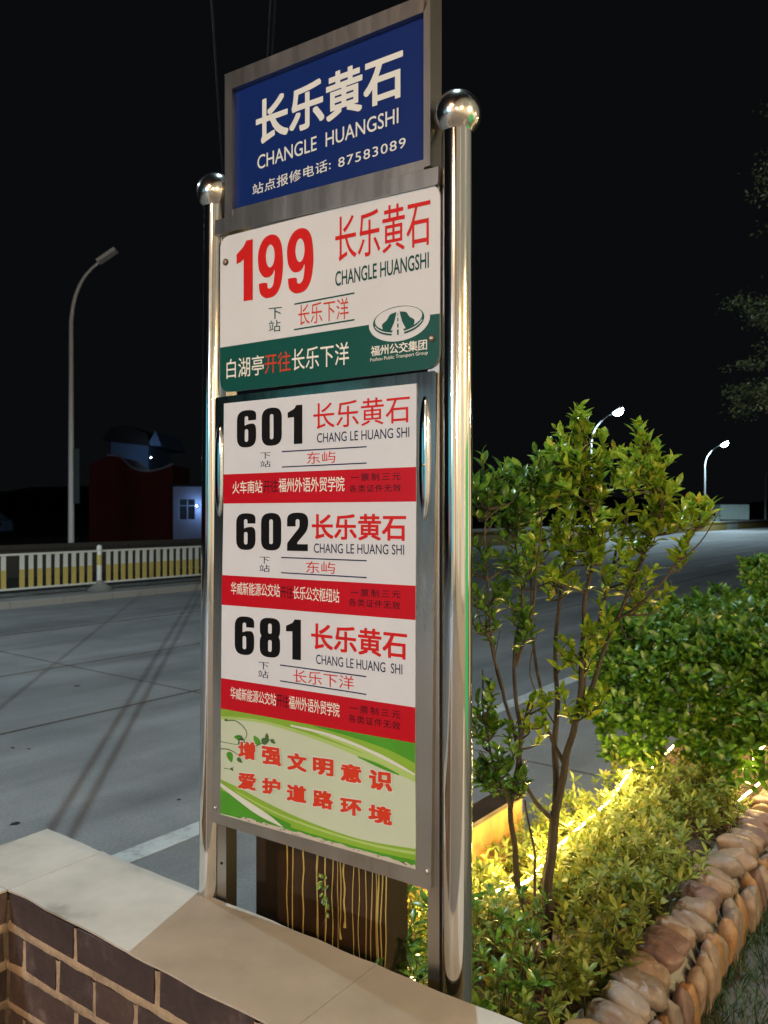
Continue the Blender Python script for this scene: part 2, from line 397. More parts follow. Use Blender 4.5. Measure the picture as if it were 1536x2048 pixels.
_n = [(.02, .245), (.05, .09), (.16, .005), (.29, -.01), (.44, .03), (.55, .17), (.60, .40), (.60, .62), (.56, .84), (.46, .97), (.30, 1.01), (.14, .96), (.03, .82), (0, .66), (.03, .47), (.13, .35), (.25, .325), (.35, .36), (.405, .43), (.39, .27), (.355, .175), (.29, .14), (.235, .16), (.212, .24)]
HEAVY['9'] = (.60, [_n, [(.30+.105*math.cos(2*PI*i/20), .665+.185*math.sin(2*PI*i/20)) for i in range(20)]])
def heavy(parent, s, bl, br, tl, m, y, gap=.17):
    x = 0; L = []
    for ch in s:
        w, lp = HEAVY[ch]
        for l in lp: L.append([(p[0]+x, p[1]) for p in (rounded(l) if len(l) < 19 else [(v.x, v.y) for v in smoothpath([(a, c, 0) for a, c in l+l[:1]], 4)[:-1]])])
        x += w+gap
    me = loops_mesh(L); me.materials.clear()
    return link('lettering', fit(me, bl, br, tl, y), m, parent)
def flat(parent, pts, m, y, name='print'):
    me = bpy.data.meshes.new(name)
    me2 = loops_mesh([pts]); me2.materials.clear()
    vs = np.empty(len(me2.vertices)*3); me2.vertices.foreach_get('co', vs); vs = vs.reshape(-1, 3)
    out = np.stack([vs[:, 0], np.full(len(vs), y), vs[:, 1]], 1); me2.vertices.foreach_set('co', out.ravel()); me2.update()
    if len(me2.polygons) and me2.polygons[0].normal.y > 0: me2.flip_normals()
    me2.name = name
    return link(name, me2, m, parent)
def line(parent, a, b_, w, m, y, name='rule'):
    a, b_ = Vector(a), Vector(b_)
    return flat(parent, [(a.x, a.y-w/2), (b_.x, b_.y-w/2), (b_.x, b_.y+w/2), (a.x, a.y+w/2)], m, y, name)

# --- blue name board with its own tube frame
b = bmesh.new(); prism(b, [(0.0806, 2.2739), (0.5505, 2.2759), (0.5474, 2.5376), (0.0777, 2.5322)], -.010, -.004)
nb = obj('name_board', b, M['blue'], sign)
def rail4(p, y0, y1, parent, m='tube'):
    b = bmesh.new(); prism(b, p, y0, y1); return obj('frame_rail', b, M[m], parent, bevel=.0018, seg=2)
rail4([(.0620, 2.2650), (.0830, 2.2660), (.0830, 2.5300), (.0620, 2.5660)], -.020, .012, nb)
rail4([(.5440, 2.2600), (.5575, 2.2600), (.5575, 2.5600), (.5440, 2.5330)], -.020, -.0045, nb)
rail4([(.0620, 2.5665), (.0832, 2.5305), (.5438, 2.5335), (.5480, 2.5640)], -.022, .012, nb)
rail4([(.0832, 2.2660), (.5438, 2.2560), (.5438, 2.2740), (.0832, 2.2810)], -.019, .012, nb)
Y = -.0106
text(nb, '长乐黄石', (0.1403, 2.4011), (0.4953, 2.4031), (0.1403, 2.4925), M['letter'], Y, 0, grow=.024)
text(nb, 'CHANGLE  HUANGSHI', (0.1446, 2.352), (0.4857, 2.3575), (0.1446, 2.3804), M['letter'], Y, .004)
text(nb, '站点报修电话:', (0.1312, 2.3017), (0.332, 2.3082), (0.1312, 2.3246), M['letter'], Y, .006, 1.08)
text(nb, '87583089', (0.3501, 2.3081), (0.5011, 2.3097), (0.3501, 2.3264), M['letter'], Y, .004, 1.15)

# --- enamel board of route 199
bp = [(0.0455, 2.2294)+(.026,), (0.0455, 1.9015)+(.03,), (0.5747, 1.9032)+(.03,), (0.5759, 2.2278)+(.03,)]
b = bmesh.new(); prism(b, rounded(bp, 8), -.0165, -.0125)
rb = obj('route_board', b, M['white'], sign)
Y = -.0171
flat(rb, rounded([(0.0455, 1.997), (0.0455, 1.9015)+(.03,), (0.5747, 1.9032)+(.03,), (0.5751, 1.9975), (0.5554, 1.9981), (0.4235, 1.9969)], 8), M['green'], Y-.0002, 'green_band')
flatp = []
heavy(rb, 'one99'[0:0]+'I99', (0.0926, 2.0846), (0.295, 2.0794), (0.0926, 2.2117), M['red'], Y, .10)
text(rb, '长乐黄石', (0.3478, 2.1252), (0.5562, 2.1217), (0.3478, 2.2111), M['red'], Y, .004)
text(rb, 'CHANGLE HUANGSHI', (0.3478, 2.0797), (0.553, 2.0814), (0.3478, 2.108), M['dgreen'], Y, .010)
text(rb, '下', (0.1809, 2.0388), (0.2149, 2.0367), (0.1809, 2.0618), M['dgreen'], Y, 0)
text(rb, '站', (0.1809, 2.0127), (0.2118, 2.0113), (0.1809, 2.0364), M['dgreen'], Y, 0)
line(rb, (0.2475, 2.0603), (0.3925, 2.0607), .0029, M['dgreen'], Y)
line(rb, (0.2465, 2.0101), (0.3925, 2.0107), .0029, M['dgreen'], Y)
text(rb, '长乐下洋', (0.2574, 2.0165), (0.379, 2.0144), (0.2574, 2.0573), M['redsoft'], Y, -.004)
Y2 = -.0178
text(rb, '白湖亭', (0.0648, 1.9291), (0.1684, 1.9284), (0.0648, 1.9702), M['letter2'], Y2, .004)
text(rb, '开往', (0.1705, 1.9294), (0.2386, 1.9293), (0.1705, 1.9695), M['redsoft'], Y2, .004)
text(rb, '长乐下洋', (0.2416, 1.929), (0.3803, 1.9278), (0.2416, 1.972), M['letter2'], Y2, .004)
text(rb, '福州公交集团', (0.4301, 1.9377), (0.5498, 1.9372), (0.4301, 1.9565), M['letter2'], Y2, .012, .96)
text(rb, 'Fuzhou Public Transport Group', (0.4288, 1.9262), (0.5514, 1.9269), (0.4288, 1.9346), M['letter2'], Y2, 0)
# emblem: a road running up between two green wings inside an oval
def ell(cx, cy, rx, ry, sk, a0=0, a1=360, n=40):
    return [(cx+rx*math.cos(math.radians(a0+(a1-a0)*i/n)), cy+ry*math.sin(math.radians(a0+(a1-a0)*i/n))+sk*rx*math.cos(math.radians(a0+(a1-a0)*i/n))) for i in range(n+1 if a1-a0 < 360 else n)]
EC = (0.4899, 1.9959); EX = .0547; EY = .0262
emb = flat(rb, ell(EC[0]+.001, EC[1]-.001, EX*1.19, EY*1.38, 0), M['white'], Y2-.0002, 'emblem')
Y3 = Y2-.0006
outer = ell(EC[0], EC[1], EX, EY, 0, 88, 452, 56); inner = ell(EC[0], EC[1]+.0040, EX*.93, EY*.78, 0, 452, 88, 56)
outer = ell(EC[0], EC[1], EX, EY, 0); inner = ell(EC[0], EC[1]+.0042, EX*.92, EY*.80, 0)
me = loops_mesh([outer, inner]); me.materials.clear()
vs = np.empty(len(me.vertices)*3); me.vertices.foreach_get('co', vs); vs = vs.reshape(-1, 3)
me.vertices.foreach_set('co', np.stack([vs[:, 0], np.full(len(vs), Y3), vs[:, 1]], 1).ravel()); me.update(); me.flip_normals() if me.polygons[0].normal.y > 0 else None
me.name = 'emblem_ring'; link('emblem_ring', me, M['green'], rb)
def e(x, y): return (EC[0]+x*EX, EC[1]+y*EY)
a_ = ell(EC[0], EC[1]+.001, EX*.96, EY*.90, 0, 195, 345, 24); b_ = ell(EC[0], EC[1]+.0022, EX*.945, EY*.88, 0, 345, 195, 24)
def e_arc(rx, ry, a0, a1, dy=0, n=10): return [(EC[0]+EX*rx*math.cos(math.radians(a0+(a1-a0)*i/n)), EC[1]+dy+EY*ry*math.sin(math.radians(a0+(a1-a0)*i/n))) for i in range(n+1)]
flat(rb, a_+e_arc(.93, .86, 345, 195, .0018, 24), M['white'], Y3-.0003, 'emblem_arc')
for sgn in (-1, 1):
    flat(rb, rounded([e(sgn*.06, .62), e(sgn*.34, .52)+(.006,), e(sgn*.42, .15)+(.008,), e(sgn*.66, -.1)+(.006,), e(sgn*.60, -.45), e(sgn*.30, -.62), e(sgn*.16, -.1), e(sgn*.10, .3)], 4), M['green'], Y3-.0002, 'emblem_wing')
flat(rb, [e(-.26, -1.02), e(.26, -1.02), e(.045, .62), e(-.045, .62)], M['white'], Y3-.0005, 'emblem_road')
for q0, q1, w in [(.5, .32, .012), (.2, -.05, .02), (-.2, -.48, .026), (-.62, -.98, .034)]:
    flat(rb, [e(-w, q0), e(w, q0), e(w, q1), e(-w, q1)], M['green'], Y3-.0008, 'emblem_dash')
for p in ((0.0625, 2.1748), (0.5598, 1.9557)):
    b = bmesh.new(); tube(b, [(p[0], -.016, p[1]), (p[0], -.0195, p[1])], .0068, 24); w_ = obj('washer', b, M['rubber'], rb)
    b = bmesh.new(); tube(b, [(p[0], -.019, p[1]), (p[0], -.0215, p[1]), (p[0], -.0225, p[1])], [.0045, .0042, .0025], 16); obj('screw', b, M['screw'], w_)

# --- lower pressed steel frame with stamped ovals, and the three route posters plus the green poster
fr = bmesh.new()
def quadring(o, i, y0, y1):
    a = [fr.verts.new((p[0], y0, p[1])) for p in o]; b2 = [fr.verts.new((p[0], y0, p[1])) for p in i]
    c = [fr.verts.new((p[0], y1, p[1])) for p in o]
    for k in range(4):
        j = (k+1) % 4
        fr.faces.new([a[k], a[j], b2[j], b2[k]]); fr.faces.new([a[k], c[k], c[j], a[j]])
fo = [(.0225, .992), (.5590, .984), (.5700, 1.898), (.0345, 1.892)]
prism(fr, rounded([p+(.006,) for p in fo], 3), -.0200, .008)
frame = obj('poster_frame', fr, M['frame'], sign, bevel=.0025, seg=2)
for (u0, u1, z0, z1) in ((.5345, .5585, 1.635, 1.855), (.0345, .0590, 1.64, 1.835)):
    b = bmesh.new(); bmesh.ops.create_uvsphere(b, u_segments=28, v_segments=14, radius=1)
    for v in b.verts:
        v.co = Vector(((u0+u1)/2 + v.co.x*(u1-u0)/2, -.0210 + v.co.y*.0055, (z0+z1)/2 + math.copysign(abs(v.co.z)**.75, v.co.z)*(z1-z0)/2))
    obj('stamped_oval', b, M['foil'], frame, smooth=True)
for p in ((.5505, 1.0150), (.0330, 1.0230)):
    b = bmesh.new(); tube(b, [(p[0], -.019, p[1]), (p[0], -.0225, p[1]), (p[0], -.0235, p[1])], [.0058, .0052, .003], 20); obj('rivet', b, M['frame'], frame)
for p, in (((.5475, 1.733),),):
    b = bmesh.new(); tube(b, [(p[0], -.024, p[1]), (p[0], -.0275, p[1]), (p[0], -.0285, p[1])], [.0035, .003, .001], 14); obj('rivet', b, M['screw'], frame)
# posters: corner columns
PL, PR = 'l', 'r'
def poster(pts, m, name):
    b = bmesh.new(); prism(b, pts, -.0222, -.0196); return obj(name, b, m, sign)
cut = [((0.0615, 1.8773), (0.5305, 1.8783)), ((0.0604, 1.6677), (0.5301, 1.6686)), ((0.0552, 1.4553), (0.5286, 1.458)), ((0.0531, 1.2369), (0.5283, 1.239)), ((0.052, 1.0145), (0.5294, 1.0153))]
def lerp(a, b_, t): return (a[0]+(b_[0]-a[0])*t, a[1]+(b_[1]-a[1])*t)
YP = -.0226
def route(num, top, bot, band_t, nb_, red, chang, xia, zhan, l1, l2, nxt, nxtq, t1, t1q, t2, t2q, t3, t3q, f1, f2, bold, ch='CHANG LE HUANG SHI'):
    p = poster([bot[0], bot[1], top[1], top[0]], M['vinyl'], 'route_poster')
    flat(p, [bot[0], bot[1], band_t[1], band_t[0]], M['redband'], YP, 'red_band')
    heavy(p, num, *nb_, M['black'], YP)
    text(p, '长乐黄石', *red, M['red'], YP, 0, grow=bold)
    text(p, ch, *chang, M['navy'], YP, .004)
    text(p, '下', *xia, M['navy'], YP, 0); text(p, '站', *zhan, M['navy'], YP, 0)
    line(p, *l1, .0024, M['navy'], YP); line(p, *l2, .0024, M['navy'], YP)
    text(p, nxt, *nxtq, M['red'], YP, -.003)
    yy = YP-.0004
    text(p, t1, *t1q, M['letter2'], yy, .006, .95); text(p, t2, *t2q, M['faded'], yy, .004, .95); text(p, t3, *t3q, M['letter2'], yy, .006, .95)
    text(p, '一票制三元', *f1, M['faded'], yy, .006, 1.3); text(p, '各类证件无效', *f2, M['faded'], yy, .006, 1.12)
    return p
route('601', cut[0], cut[1], ((0.061, 1.7287), (0.5301, 1.7301)),
      ((0.0988, 1.7824), (0.2719, 1.7835), (0.0988, 1.8586)), ((0.299, 1.8092), (0.5172, 1.8101), (0.299, 1.8595)), ((0.308, 1.7832), (0.5161, 1.7836), (0.308, 1.8016)),
      ((0.1631, 1.7573), (0.1908, 1.7574), (0.1631, 1.77)), ((0.1631, 1.7402), (0.1908, 1.7405), (0.1631, 1.7536)), ((0.2199, 1.7699), (0.424, 1.7707)), ((0.2199, 1.7393), (0.424, 1.7405)),
      '东屿', ((0.2833, 1.743), (0.3526, 1.7439), (0.2833, 1.7658)),
      '火车南站', ((0.0865, 1.6877), (0.169, 1.6889), (0.0865, 1.7136)), '开往', ((0.1714, 1.6889), (0.21, 1.6898), (0.1714, 1.7141)), '福州外语外贸学院', ((0.2119, 1.6891), (0.3736, 1.689), (0.2119, 1.7176)),
      ((0.3888, 1.7073), (0.498, 1.7077), (0.3888, 1.7214)), ((0.385, 1.6868), (0.4988, 1.6869), (0.385, 1.7005)), .004)
route('602', cut[1], cut[2], ((0.0568, 1.5177), (0.529, 1.519)),
      ((0.0968, 1.5718), (0.2865, 1.5738), (0.0968, 1.647)), ((0.2955, 1.5971), (0.5096, 1.5978), (0.2955, 1.6461)), ((0.3004, 1.571), (0.5053, 1.5731), (0.3004, 1.5894)),
      ((0.1606, 1.5456), (0.1884, 1.5458), (0.1606, 1.5593)), ((0.1606, 1.5288), (0.1884, 1.5292), (0.1606, 1.5437)), ((0.218, 1.5596), (0.424, 1.5599)), ((0.218, 1.5293), (0.424, 1.5287)),
      '东屿', ((0.281, 1.5316), (0.3517, 1.5324), (0.281, 1.5544)),
      '华威新能源公交站', ((0.0824, 1.4791), (0.2152, 1.4803), (0.0824, 1.5051)), '开往', ((0.2166, 1.4797), (0.248, 1.4793), (0.2166, 1.5038)), '长乐公交枢纽站', ((0.2494, 1.4787), (0.3616, 1.4777), (0.2494, 1.505)),
      ((0.3879, 1.4924), (0.4976, 1.4947), (0.3879, 1.5068)), ((0.3837, 1.4743), (0.4976, 1.4746), (0.3837, 1.4887)), .020)
route('681', cut[2], cut[3], ((0.0541, 1.3013), (0.5286, 1.3026)),
      ((0.0927, 1.3554), (0.2683, 1.3602), (0.0927, 1.4345)), ((0.2937, 1.3851), (0.5115, 1.385), (0.2937, 1.4355)), ((0.3057, 1.3572), (0.5015, 1.358), (0.3057, 1.3756)),
      ((0.1582, 1.3316), (0.186, 1.3324), (0.1582, 1.3461)), ((0.1572, 1.3144), (0.185, 1.3149), (0.1572, 1.3297)), ((0.2152, 1.3454), (0.4232, 1.3456)), ((0.2152, 1.314), (0.4232, 1.3127)),
      '长乐下洋', ((0.2489, 1.3157), (0.395, 1.3174), (0.2489, 1.3413)),
      '华威新能源公交站', ((0.0808, 1.2616), (0.2052, 1.2623), (0.0808, 1.2868)), '开往', ((0.2071, 1.2622), (0.2368, 1.2625), (0.2071, 1.2878)), '福州外语外贸学院', ((0.2382, 1.262), (0.3621, 1.2618), (0.2382, 1.2884)),
      ((0.3858, 1.2761), (0.4976, 1.2781), (0.3858, 1.2906)), ((0.3824, 1.2564), (0.4976, 1.2576), (0.3824, 1.2712)), .020, 'CHANG LE HUANG  SHI')
# green poster: everything printed on it is given in fractions of the sheet
ad = poster([cut[4][0], cut[4][1], cut[3][1], cut[3][0]], M['ad_pale'], 'slogan_poster')
def q(s, t):
    a = lerp(cut[3][0], cut[3][1], s); b_ = lerp(cut[4][0], cut[4][1], s); return lerp(a, b_, t)
def sm(pts, n=5):
    o = smoothpath([(p[0], p[1], 0) for p in pts], n); return [(v.x, v.y) for v in o]
def swoosh(up, lo, m, y): flat(ad, [q(*p) for p in sm(up)+sm(lo[::-1])], m, y, 'printed_swoosh')
swoosh([(0, .0), (1, 0)], [(0, .10), (.2, .065), (.4, .09), (.62, .15), (.85, .24), (1, .31)], M['ad_g3'], YP)
swoosh([(0, 0), (1, 0)], [(0, .07), (.2, .04), (.4, .06), (.6, .11), (.82, .18), (1, .25)], M['ad_g2'], YP-.0003)
swoosh([(.52, 0), (1, 0)], [(.52, .01), (.7, .04), (.88, .09), (1, .16)], M['ad_g1'], YP-.0006)
swoosh([(.40, .03), (.62, .05), (.85, .14), (1, .24)], [(.40, .045), (.6, .075), (.84, .18), (1, .29)], M['ad_white'], YP-.0009)
swoosh([(.55, .06), (.75, .12), (1, .255)], [(.55, .075), (.75, .15), (1, .30)], M['ad_g3'], YP-.0011)
swoosh([(.74, .19), (.84, .22), (.93, .27)], [(.74, .20), (.84, .25), (.93, .28)], M['ad_g1'], YP-.0013)
swoosh([(0, .67), (.12, .71), (.3, .79), (.5, .85), (.75, .88), (1, .84)], [(0, .99), (.2, .985), (.5, .985), (.8, .985), (1, .985)], M['ad_g2'], YP)
swoosh([(0, .77), (.12, .80), (.25, .86), (.4, .91)], [(0, .99), (.15, .985), (.3, .985), (.4, .985)], M['ad_g1'], YP-.0003)
swoosh([(.3, .93), (.5, .945), (.75, .95), (1, .93)], [(.3, .985), (.5, .985), (.75, .985), (1, .985)], M['ad_g1'], YP-.0004)
swoosh([(0, .70), (.12, .78), (.28, .88), (.36, .955)], [(0, .735), (.1, .82), (.22, .91), (.36, .96)], M['ad_white'], YP-.0006)
swoosh([(.1, .74), (.3, .83), (.55, .88), (.8, .89), (1, .86)], [(.1, .75), (.3, .85), (.55, .90), (.8, .91), (1, .885)], M['ad_g3'], YP-.0007)
# torn, dirty lower edge
bt = [(.12, .985)]
for i in range(46): bt.append((.14+.86*i/45, .965 + .018*noise.noise(Vector((i*.9, 3, 0))) + random.uniform(-.006, .006)))
bt += [(1, .998), (.12, .998)]
flat(ad, [q(*p) for p in bt], M['torn'], YP-.0010, 'torn_edge')
for i in range(26):
    s = random.uniform(.02, .98); t = .972+random.uniform(-.010, .018); w = random.uniform(.004, .02); h = random.uniform(.002, .006)
    flat(ad, [q(s, t), q(s+w*.6, t+h), q(min(1, s+w), t+h*.2), q(s+w*.4, t-h)], M['rubber'], YP-.0013, 'torn_edge')
def vine(pts, w):
    p = sm(pts, 6); up = []; lo = []
    for i, a in enumerate(p):
        b_ = p[min(i+1, len(p)-1)]; c = p[max(i-1, 0)]; dx, dy = b_[0]-c[0], (b_[1]-c[1])*.56; l = math.hypot(dx, dy) or 1
        k = w*(1-.6*i/len(p)); up.append((a[0]-dy/l*k, a[1]+dx/l*k/.56)); lo.append((a[0]+dy/l*k, a[1]-dx/l*k/.56))
    flat(ad, [q(max(0, x), y) for x, y in up+lo[::-1]], M['vine'], YP-.0003, 'printed_vine')
def vleaf(s, t, a, l, m='vine'):
    o = []
    for k in range(14):
        th = 2*PI*k/14; x = l*math.cos(th)*.5+l*.5; y = l*.32*math.sin(th)*(1-.5*math.cos(th))
        o.append((s+x*math.cos(a)-y*math.sin(a), t+(x*math.sin(a)+y*math.cos(a))/.56))
    flat(ad, [q(max(0, x), y) for x, y in o], M['ad_g1' if m != 'vine' else m], YP-.0005, 'printed_leaf')
vine([(.04, .10), (.09, .09), (.14, .14), (.155, .20), (.14, .25)], .003)
vine([(0, .38), (.05, .37), (.10, .40), (.125, .46)], .003)
vine([(.19, .30), (.23, .26), (.27, .215), (.31, .19)], .003)
vine([(0, .31), (.07, .31), (.14, .30)], .002)
vine([(.02, .555), (.06, .55), (.08, .52)], .002)
for a in [(.10, .23, .5, .05), (.14, .25, 2.4, .05), (.225, .265, -2.2, .05, 'g'), (.24, .24, -.5, .05), (.27, .2, -1.6, .03), (.29, .2, .5, .03), (.05, .39, 1.3, .055, 'g'), (.1, .43, .6, .035), (.04, .095, 2.9, .02), (.06, .54, .5, .02), (.115, .235, 3.0, .035, 'g')]: vleaf(*a)
YS = YP-.0010
def slogan(s, cs, bl, tl):
    # one character per slot, heavy, with a pale rim
    for ch, (x0, x1, yb0, yb1, yt) in zip(s, cs): pass
for s, x0s, base, top in (('增强文明意识', [232, 360, 500, 640, 792, 945], (918, 1092), (815, 965)), ('爱护道路环境', [230, 362, 498, 640, 790, 943], (1090, 1285), (990, 1165))): pass
SL = [
 ('增', (0.104, 1.1403), (0.1507, 1.1455), (0.104, 1.1766)), ('强', (0.168, 1.1414), (0.219, 1.1442), (0.168, 1.1777)), ('文', (0.235, 1.1412), (0.2837, 1.144), (0.235, 1.176)),
 ('明', (0.299, 1.1446), (0.3487, 1.1471), (0.299, 1.1772)), ('意', (0.3655, 1.1432), (0.4129, 1.1457), (0.3655, 1.1771)), ('识', (0.4301, 1.1401), (0.4805, 1.1436), (0.4301, 1.1759)),
 ('爱', (0.1029, 1.0795), (0.1522, 1.0828), (0.1029, 1.1136)), ('护', (0.169, 1.0822), (0.2171, 1.0863), (0.169, 1.1141)), ('道', (0.234, 1.0801), (0.2828, 1.0832), (0.234, 1.1135)),
 ('路', (0.299, 1.0801), (0.3474, 1.0835), (0.299, 1.1148)), ('环', (0.3646, 1.0807), (0.4129, 1.0845), (0.3646, 1.1112)), ('境', (0.4285, 1.0802), (0.4801, 1.0817), (0.4285, 1.1127))]
for ch, bl, br, tl in SL:
    text(ad, ch, (bl[0]-.0022, bl[1]-.0022), (br[0]+.0022, br[1]-.0022), (tl[0]-.0022, tl[1]+.0022), M['ad_white'], YS, 0, grow=.075)
    text(ad, ch, bl, br, tl, M['ad_red'], YS-.0005, 0, grow=.042)

# ------------------------------------------------------------------ seat-high brick wall in an L with pale slabs on top
# u runs along the wall behind the sign, w across it (towards the sign)
UX, UY = .8109, -.5852
def UW(u, w, z): return Vector((UX*u - UY*w, UY*u + UX*w, z))
def boxUW(bm, u0, u1, w0, w1, z0, z1, jit=0):
    vs = box(bm, u0, u1, w0, w1, z0, z1)
    for v in vs:
        v.co = UW(v.co.x + random.uniform(-jit, jit), v.co.y + random.uniform(-jit, jit), v.co.z + random.uniform(-jit, jit)*.7)
wall = empty('brick_wall', UW(-1.0, 1.0, .12)); tag(wall, 'low dark brick wall with sandy mortar and pale slab top, turning a corner in front of the sign', 'wall')
wi = wall.matrix_world.inverted() if False else None
def unp(o):   # built in world coordinates: keep the place when parented
    o.location = -wall.location if o.parent is wall else o.location
    return o
W0, W1 = .931, 1.168; UL0, UL1 = -1.916, -1.680
b = bmesh.new(); boxUW(b, UL0+.012, 1.2, W0+.012, W1-.012, .0, .800); boxUW(b, UL0+.012, UL1-.012, -2.2, W0+.011, .0, .800)
core = unp(obj('mortar_bed', b, M['mortar'], wall))
Z0 = .826; CH = .0835
def bricks_u(w_face, outward, u_from, u_to, rows):
    for k in range(rows):
        zt = Z0-.001-k*CH; zb = zt-.0665; L1 = .25 if k % 2 == 0 else .125; x = u_from + (0 if k % 2 == 0 else -.0625)
        while x < u_to:
            a, e_ = max(x+.007, u_from+.001), min(x+L1-.007, u_to)
            if e_-a > .03:
                b = bmesh.new(); w_in = w_face+.1*outward*-1
                boxUW(b, a, e_, min(w_face, w_in), max(w_face, w_in), zb, zt, .0022)
                obj_b = unp(obj('brick', b, random.choices(M['bricks'], [5, 4, 2, 1])[0], wall, bevel=.005))
            x += L1
def bricks_w(u_face, outward, w_from, w_to, rows):
    for k in range(rows):
        zt = Z0-.001-k*CH; zb = zt-.0665; x = w_to + (0 if k % 2 else .125)
        while x > w_from:
            a, e_ = max(x-.243, w_from), min(x-.007, w_to-.001)
            if e_-a > .03:
                b = bmesh.new(); u_in = u_face-.1*outward
                boxUW(b, min(u_face, u_in), max(u_face, u_in), a, e_, zb, zt, .0022)
                unp(obj('brick', b, random.choices(M['bricks'], [5, 4, 2, 1])[0], wall, bevel=.005))
            x -= .25
bricks_u(W0, -1, UL1+.002, 1.0, 8)
bricks_w(UL1, 1, -1.2, W0-.002, 8)
# rough mortar joints, standing a little proud
def rough_strip(pts_fn, length, zc, h, name='mortar_joint', vert=False):
    b = bmesh.new(); n = max(3, int(length/.012)); prev = None
    for i in range(n+1):
        t = i/n; f_ = noise.noise(Vector((t*length*18, zc*40, h*9)))*.55; pr = .0042+.003*f_+random.uniform(-.0008, .0008); hh = h*(1+.5*f_)
        ring = [b.verts.new(pts_fn(t, -hh, 0)), b.verts.new(pts_fn(t, -hh*.45, pr)), b.verts.new(pts_fn(t, hh*.45, pr*random.uniform(.8, 1.15))), b.verts.new(pts_fn(t, hh, 0))]
        if prev:
            for k in range(3): b.faces.new([prev[k], ring[k], ring[k+1], prev[k+1]])
        prev = ring
    return unp(obj(name, b, M['mortar'], wall, smooth=True))
for k in range(7):
    zc = Z0-.001-k*CH-.075
    rough_strip(lambda t, h, p, zc=zc: UW(UL1 + t*2.3, W0-.0005-p+.004, zc+h), 2.3, zc, .0140)
    rough_strip(lambda t, h, p, zc=zc: UW(UL1+.0005+p-.004, W0-t*2.0, zc+h), 2.0, zc+.5, .0140)
    for j in range(10 if k % 2 == 0 else 18):
        uc = UL1+.002+(.25*j if k % 2 == 0 else .125*j+.0625)
        if uc > UL1+.01: rough_strip(lambda t, h, p, uc=uc, zc=zc: UW(uc+h, W0-.0005-p+.004, zc+.008+t*.064), .064, uc+k, .0085)
        wc = W0-.002-.25*j + (0 if k % 2 else .125)
        if wc < W0-.01: rough_strip(lambda t, h, p, wc=wc, zc=zc: UW(UL1+.0005+p-.004, wc+h, zc+.008+t*.064), .064, wc+k, .0085)
# thin cap slabs with ragged edges
def slab(u0, u1, w0, w1, edges):
    b = bmesh.new(); P = []
    def edge(a, c, rag):
        n = 28 if rag else 1
        for i in range(n):
            t = i/n; x = a[0]+(c[0]-a[0])*t; y = a[1]+(c[1]-a[1])*t
            d = 0
            if rag and i: d = .0045*noise.noise(Vector((x*11, y*11, 1.7)))-.0035*max(0, noise.noise(Vector((x*5, y*5, 9))))*2 + random.uniform(-.0006, .0006)
            nx, ny = (c[1]-a[1]), -(c[0]-a[0]); l = math.hypot(nx, ny); P.append((x+nx/l*d, y+ny/l*d))
    cs = [(u0, w0), (u1, w0), (u1, w1), (u0, w1)]
    for k in range(4): edge(cs[k], cs[(k+1) % 4], edges[k])
    A_ = [b.verts.new(UW(p[0], p[1], Z0+.0004)) for p in P]; B_ = [b.verts.new(UW(p[0], p[1], Z0+.0044)) for p in P]
    b.faces.new(A_[::-1]); b.faces.new(B_)
    for i in range(len(P)): b.faces.new([A_[i], A_[(i+1) % len(P)], B_[(i+1) % len(P)], B_[i]])
    unp(obj('cap_slab', b, M['cap'], wall))
slab(UL0-.004, UL1, W0-.001, W1+.002, (0, 0, 1, 1))
slab(UL1+.0015, -.86, W0-.001, W1+.001, (1, 0, 1, 0)); slab(-.8585, .1, W0-.001, W1, (1, 0, 1, 0)); slab(.1015, 1.2, W0-.001, W1+.001, (1, 0, 1, 0))
slab(UL0-.002, UL1+.001, .1, W0-.0025, (0, 1, 0, 1)); slab(UL0-.002, UL1+.001, -2.2, .0985, (0, 1, 0, 1))

# ------------------------------------------------------------------ planting bed
b = bmesh.new()
nr, nn = 90, 14
grid = [[b.verts.new(RN(.6+7.4*i/nr, -1.42+.68*j/nn, .335+.03*noise.noise(Vector((i*.3, j*.5, 0)))+.012*noise.noise(Vector((i*1.1, j*1.3, 5))))) for j in range(nn+1)] for i in range(nr+1)]
for i in range(nr):
    for j in range(nn): b.faces.new([grid[i][j], grid[i+1][j], grid[i+1][j+1], grid[i][j+1]])
tag(obj('soil', b, M['soil'], smooth=True), kind='structure')
bw = empty('bed_wall', RN(1.7, -1.46, .12)); tag(bw, 'ochre yellow low back wall of the planting bed, lit by the warm light strip', 'wall')
b = bmesh.new(); boxRN(b, .75, 2.72, -1.49, -1.41, .1, .575); o = obj('wall_panel', b, M['ywall'], bw, bevel=.004); o.location = -bw.location
b = bmesh.new(); boxRN(b, .74, 2.74, -1.495, -1.402, .5755, .592); o = obj('coping', b, M['boxb'], bw, bevel=.006); o.location = -bw.location

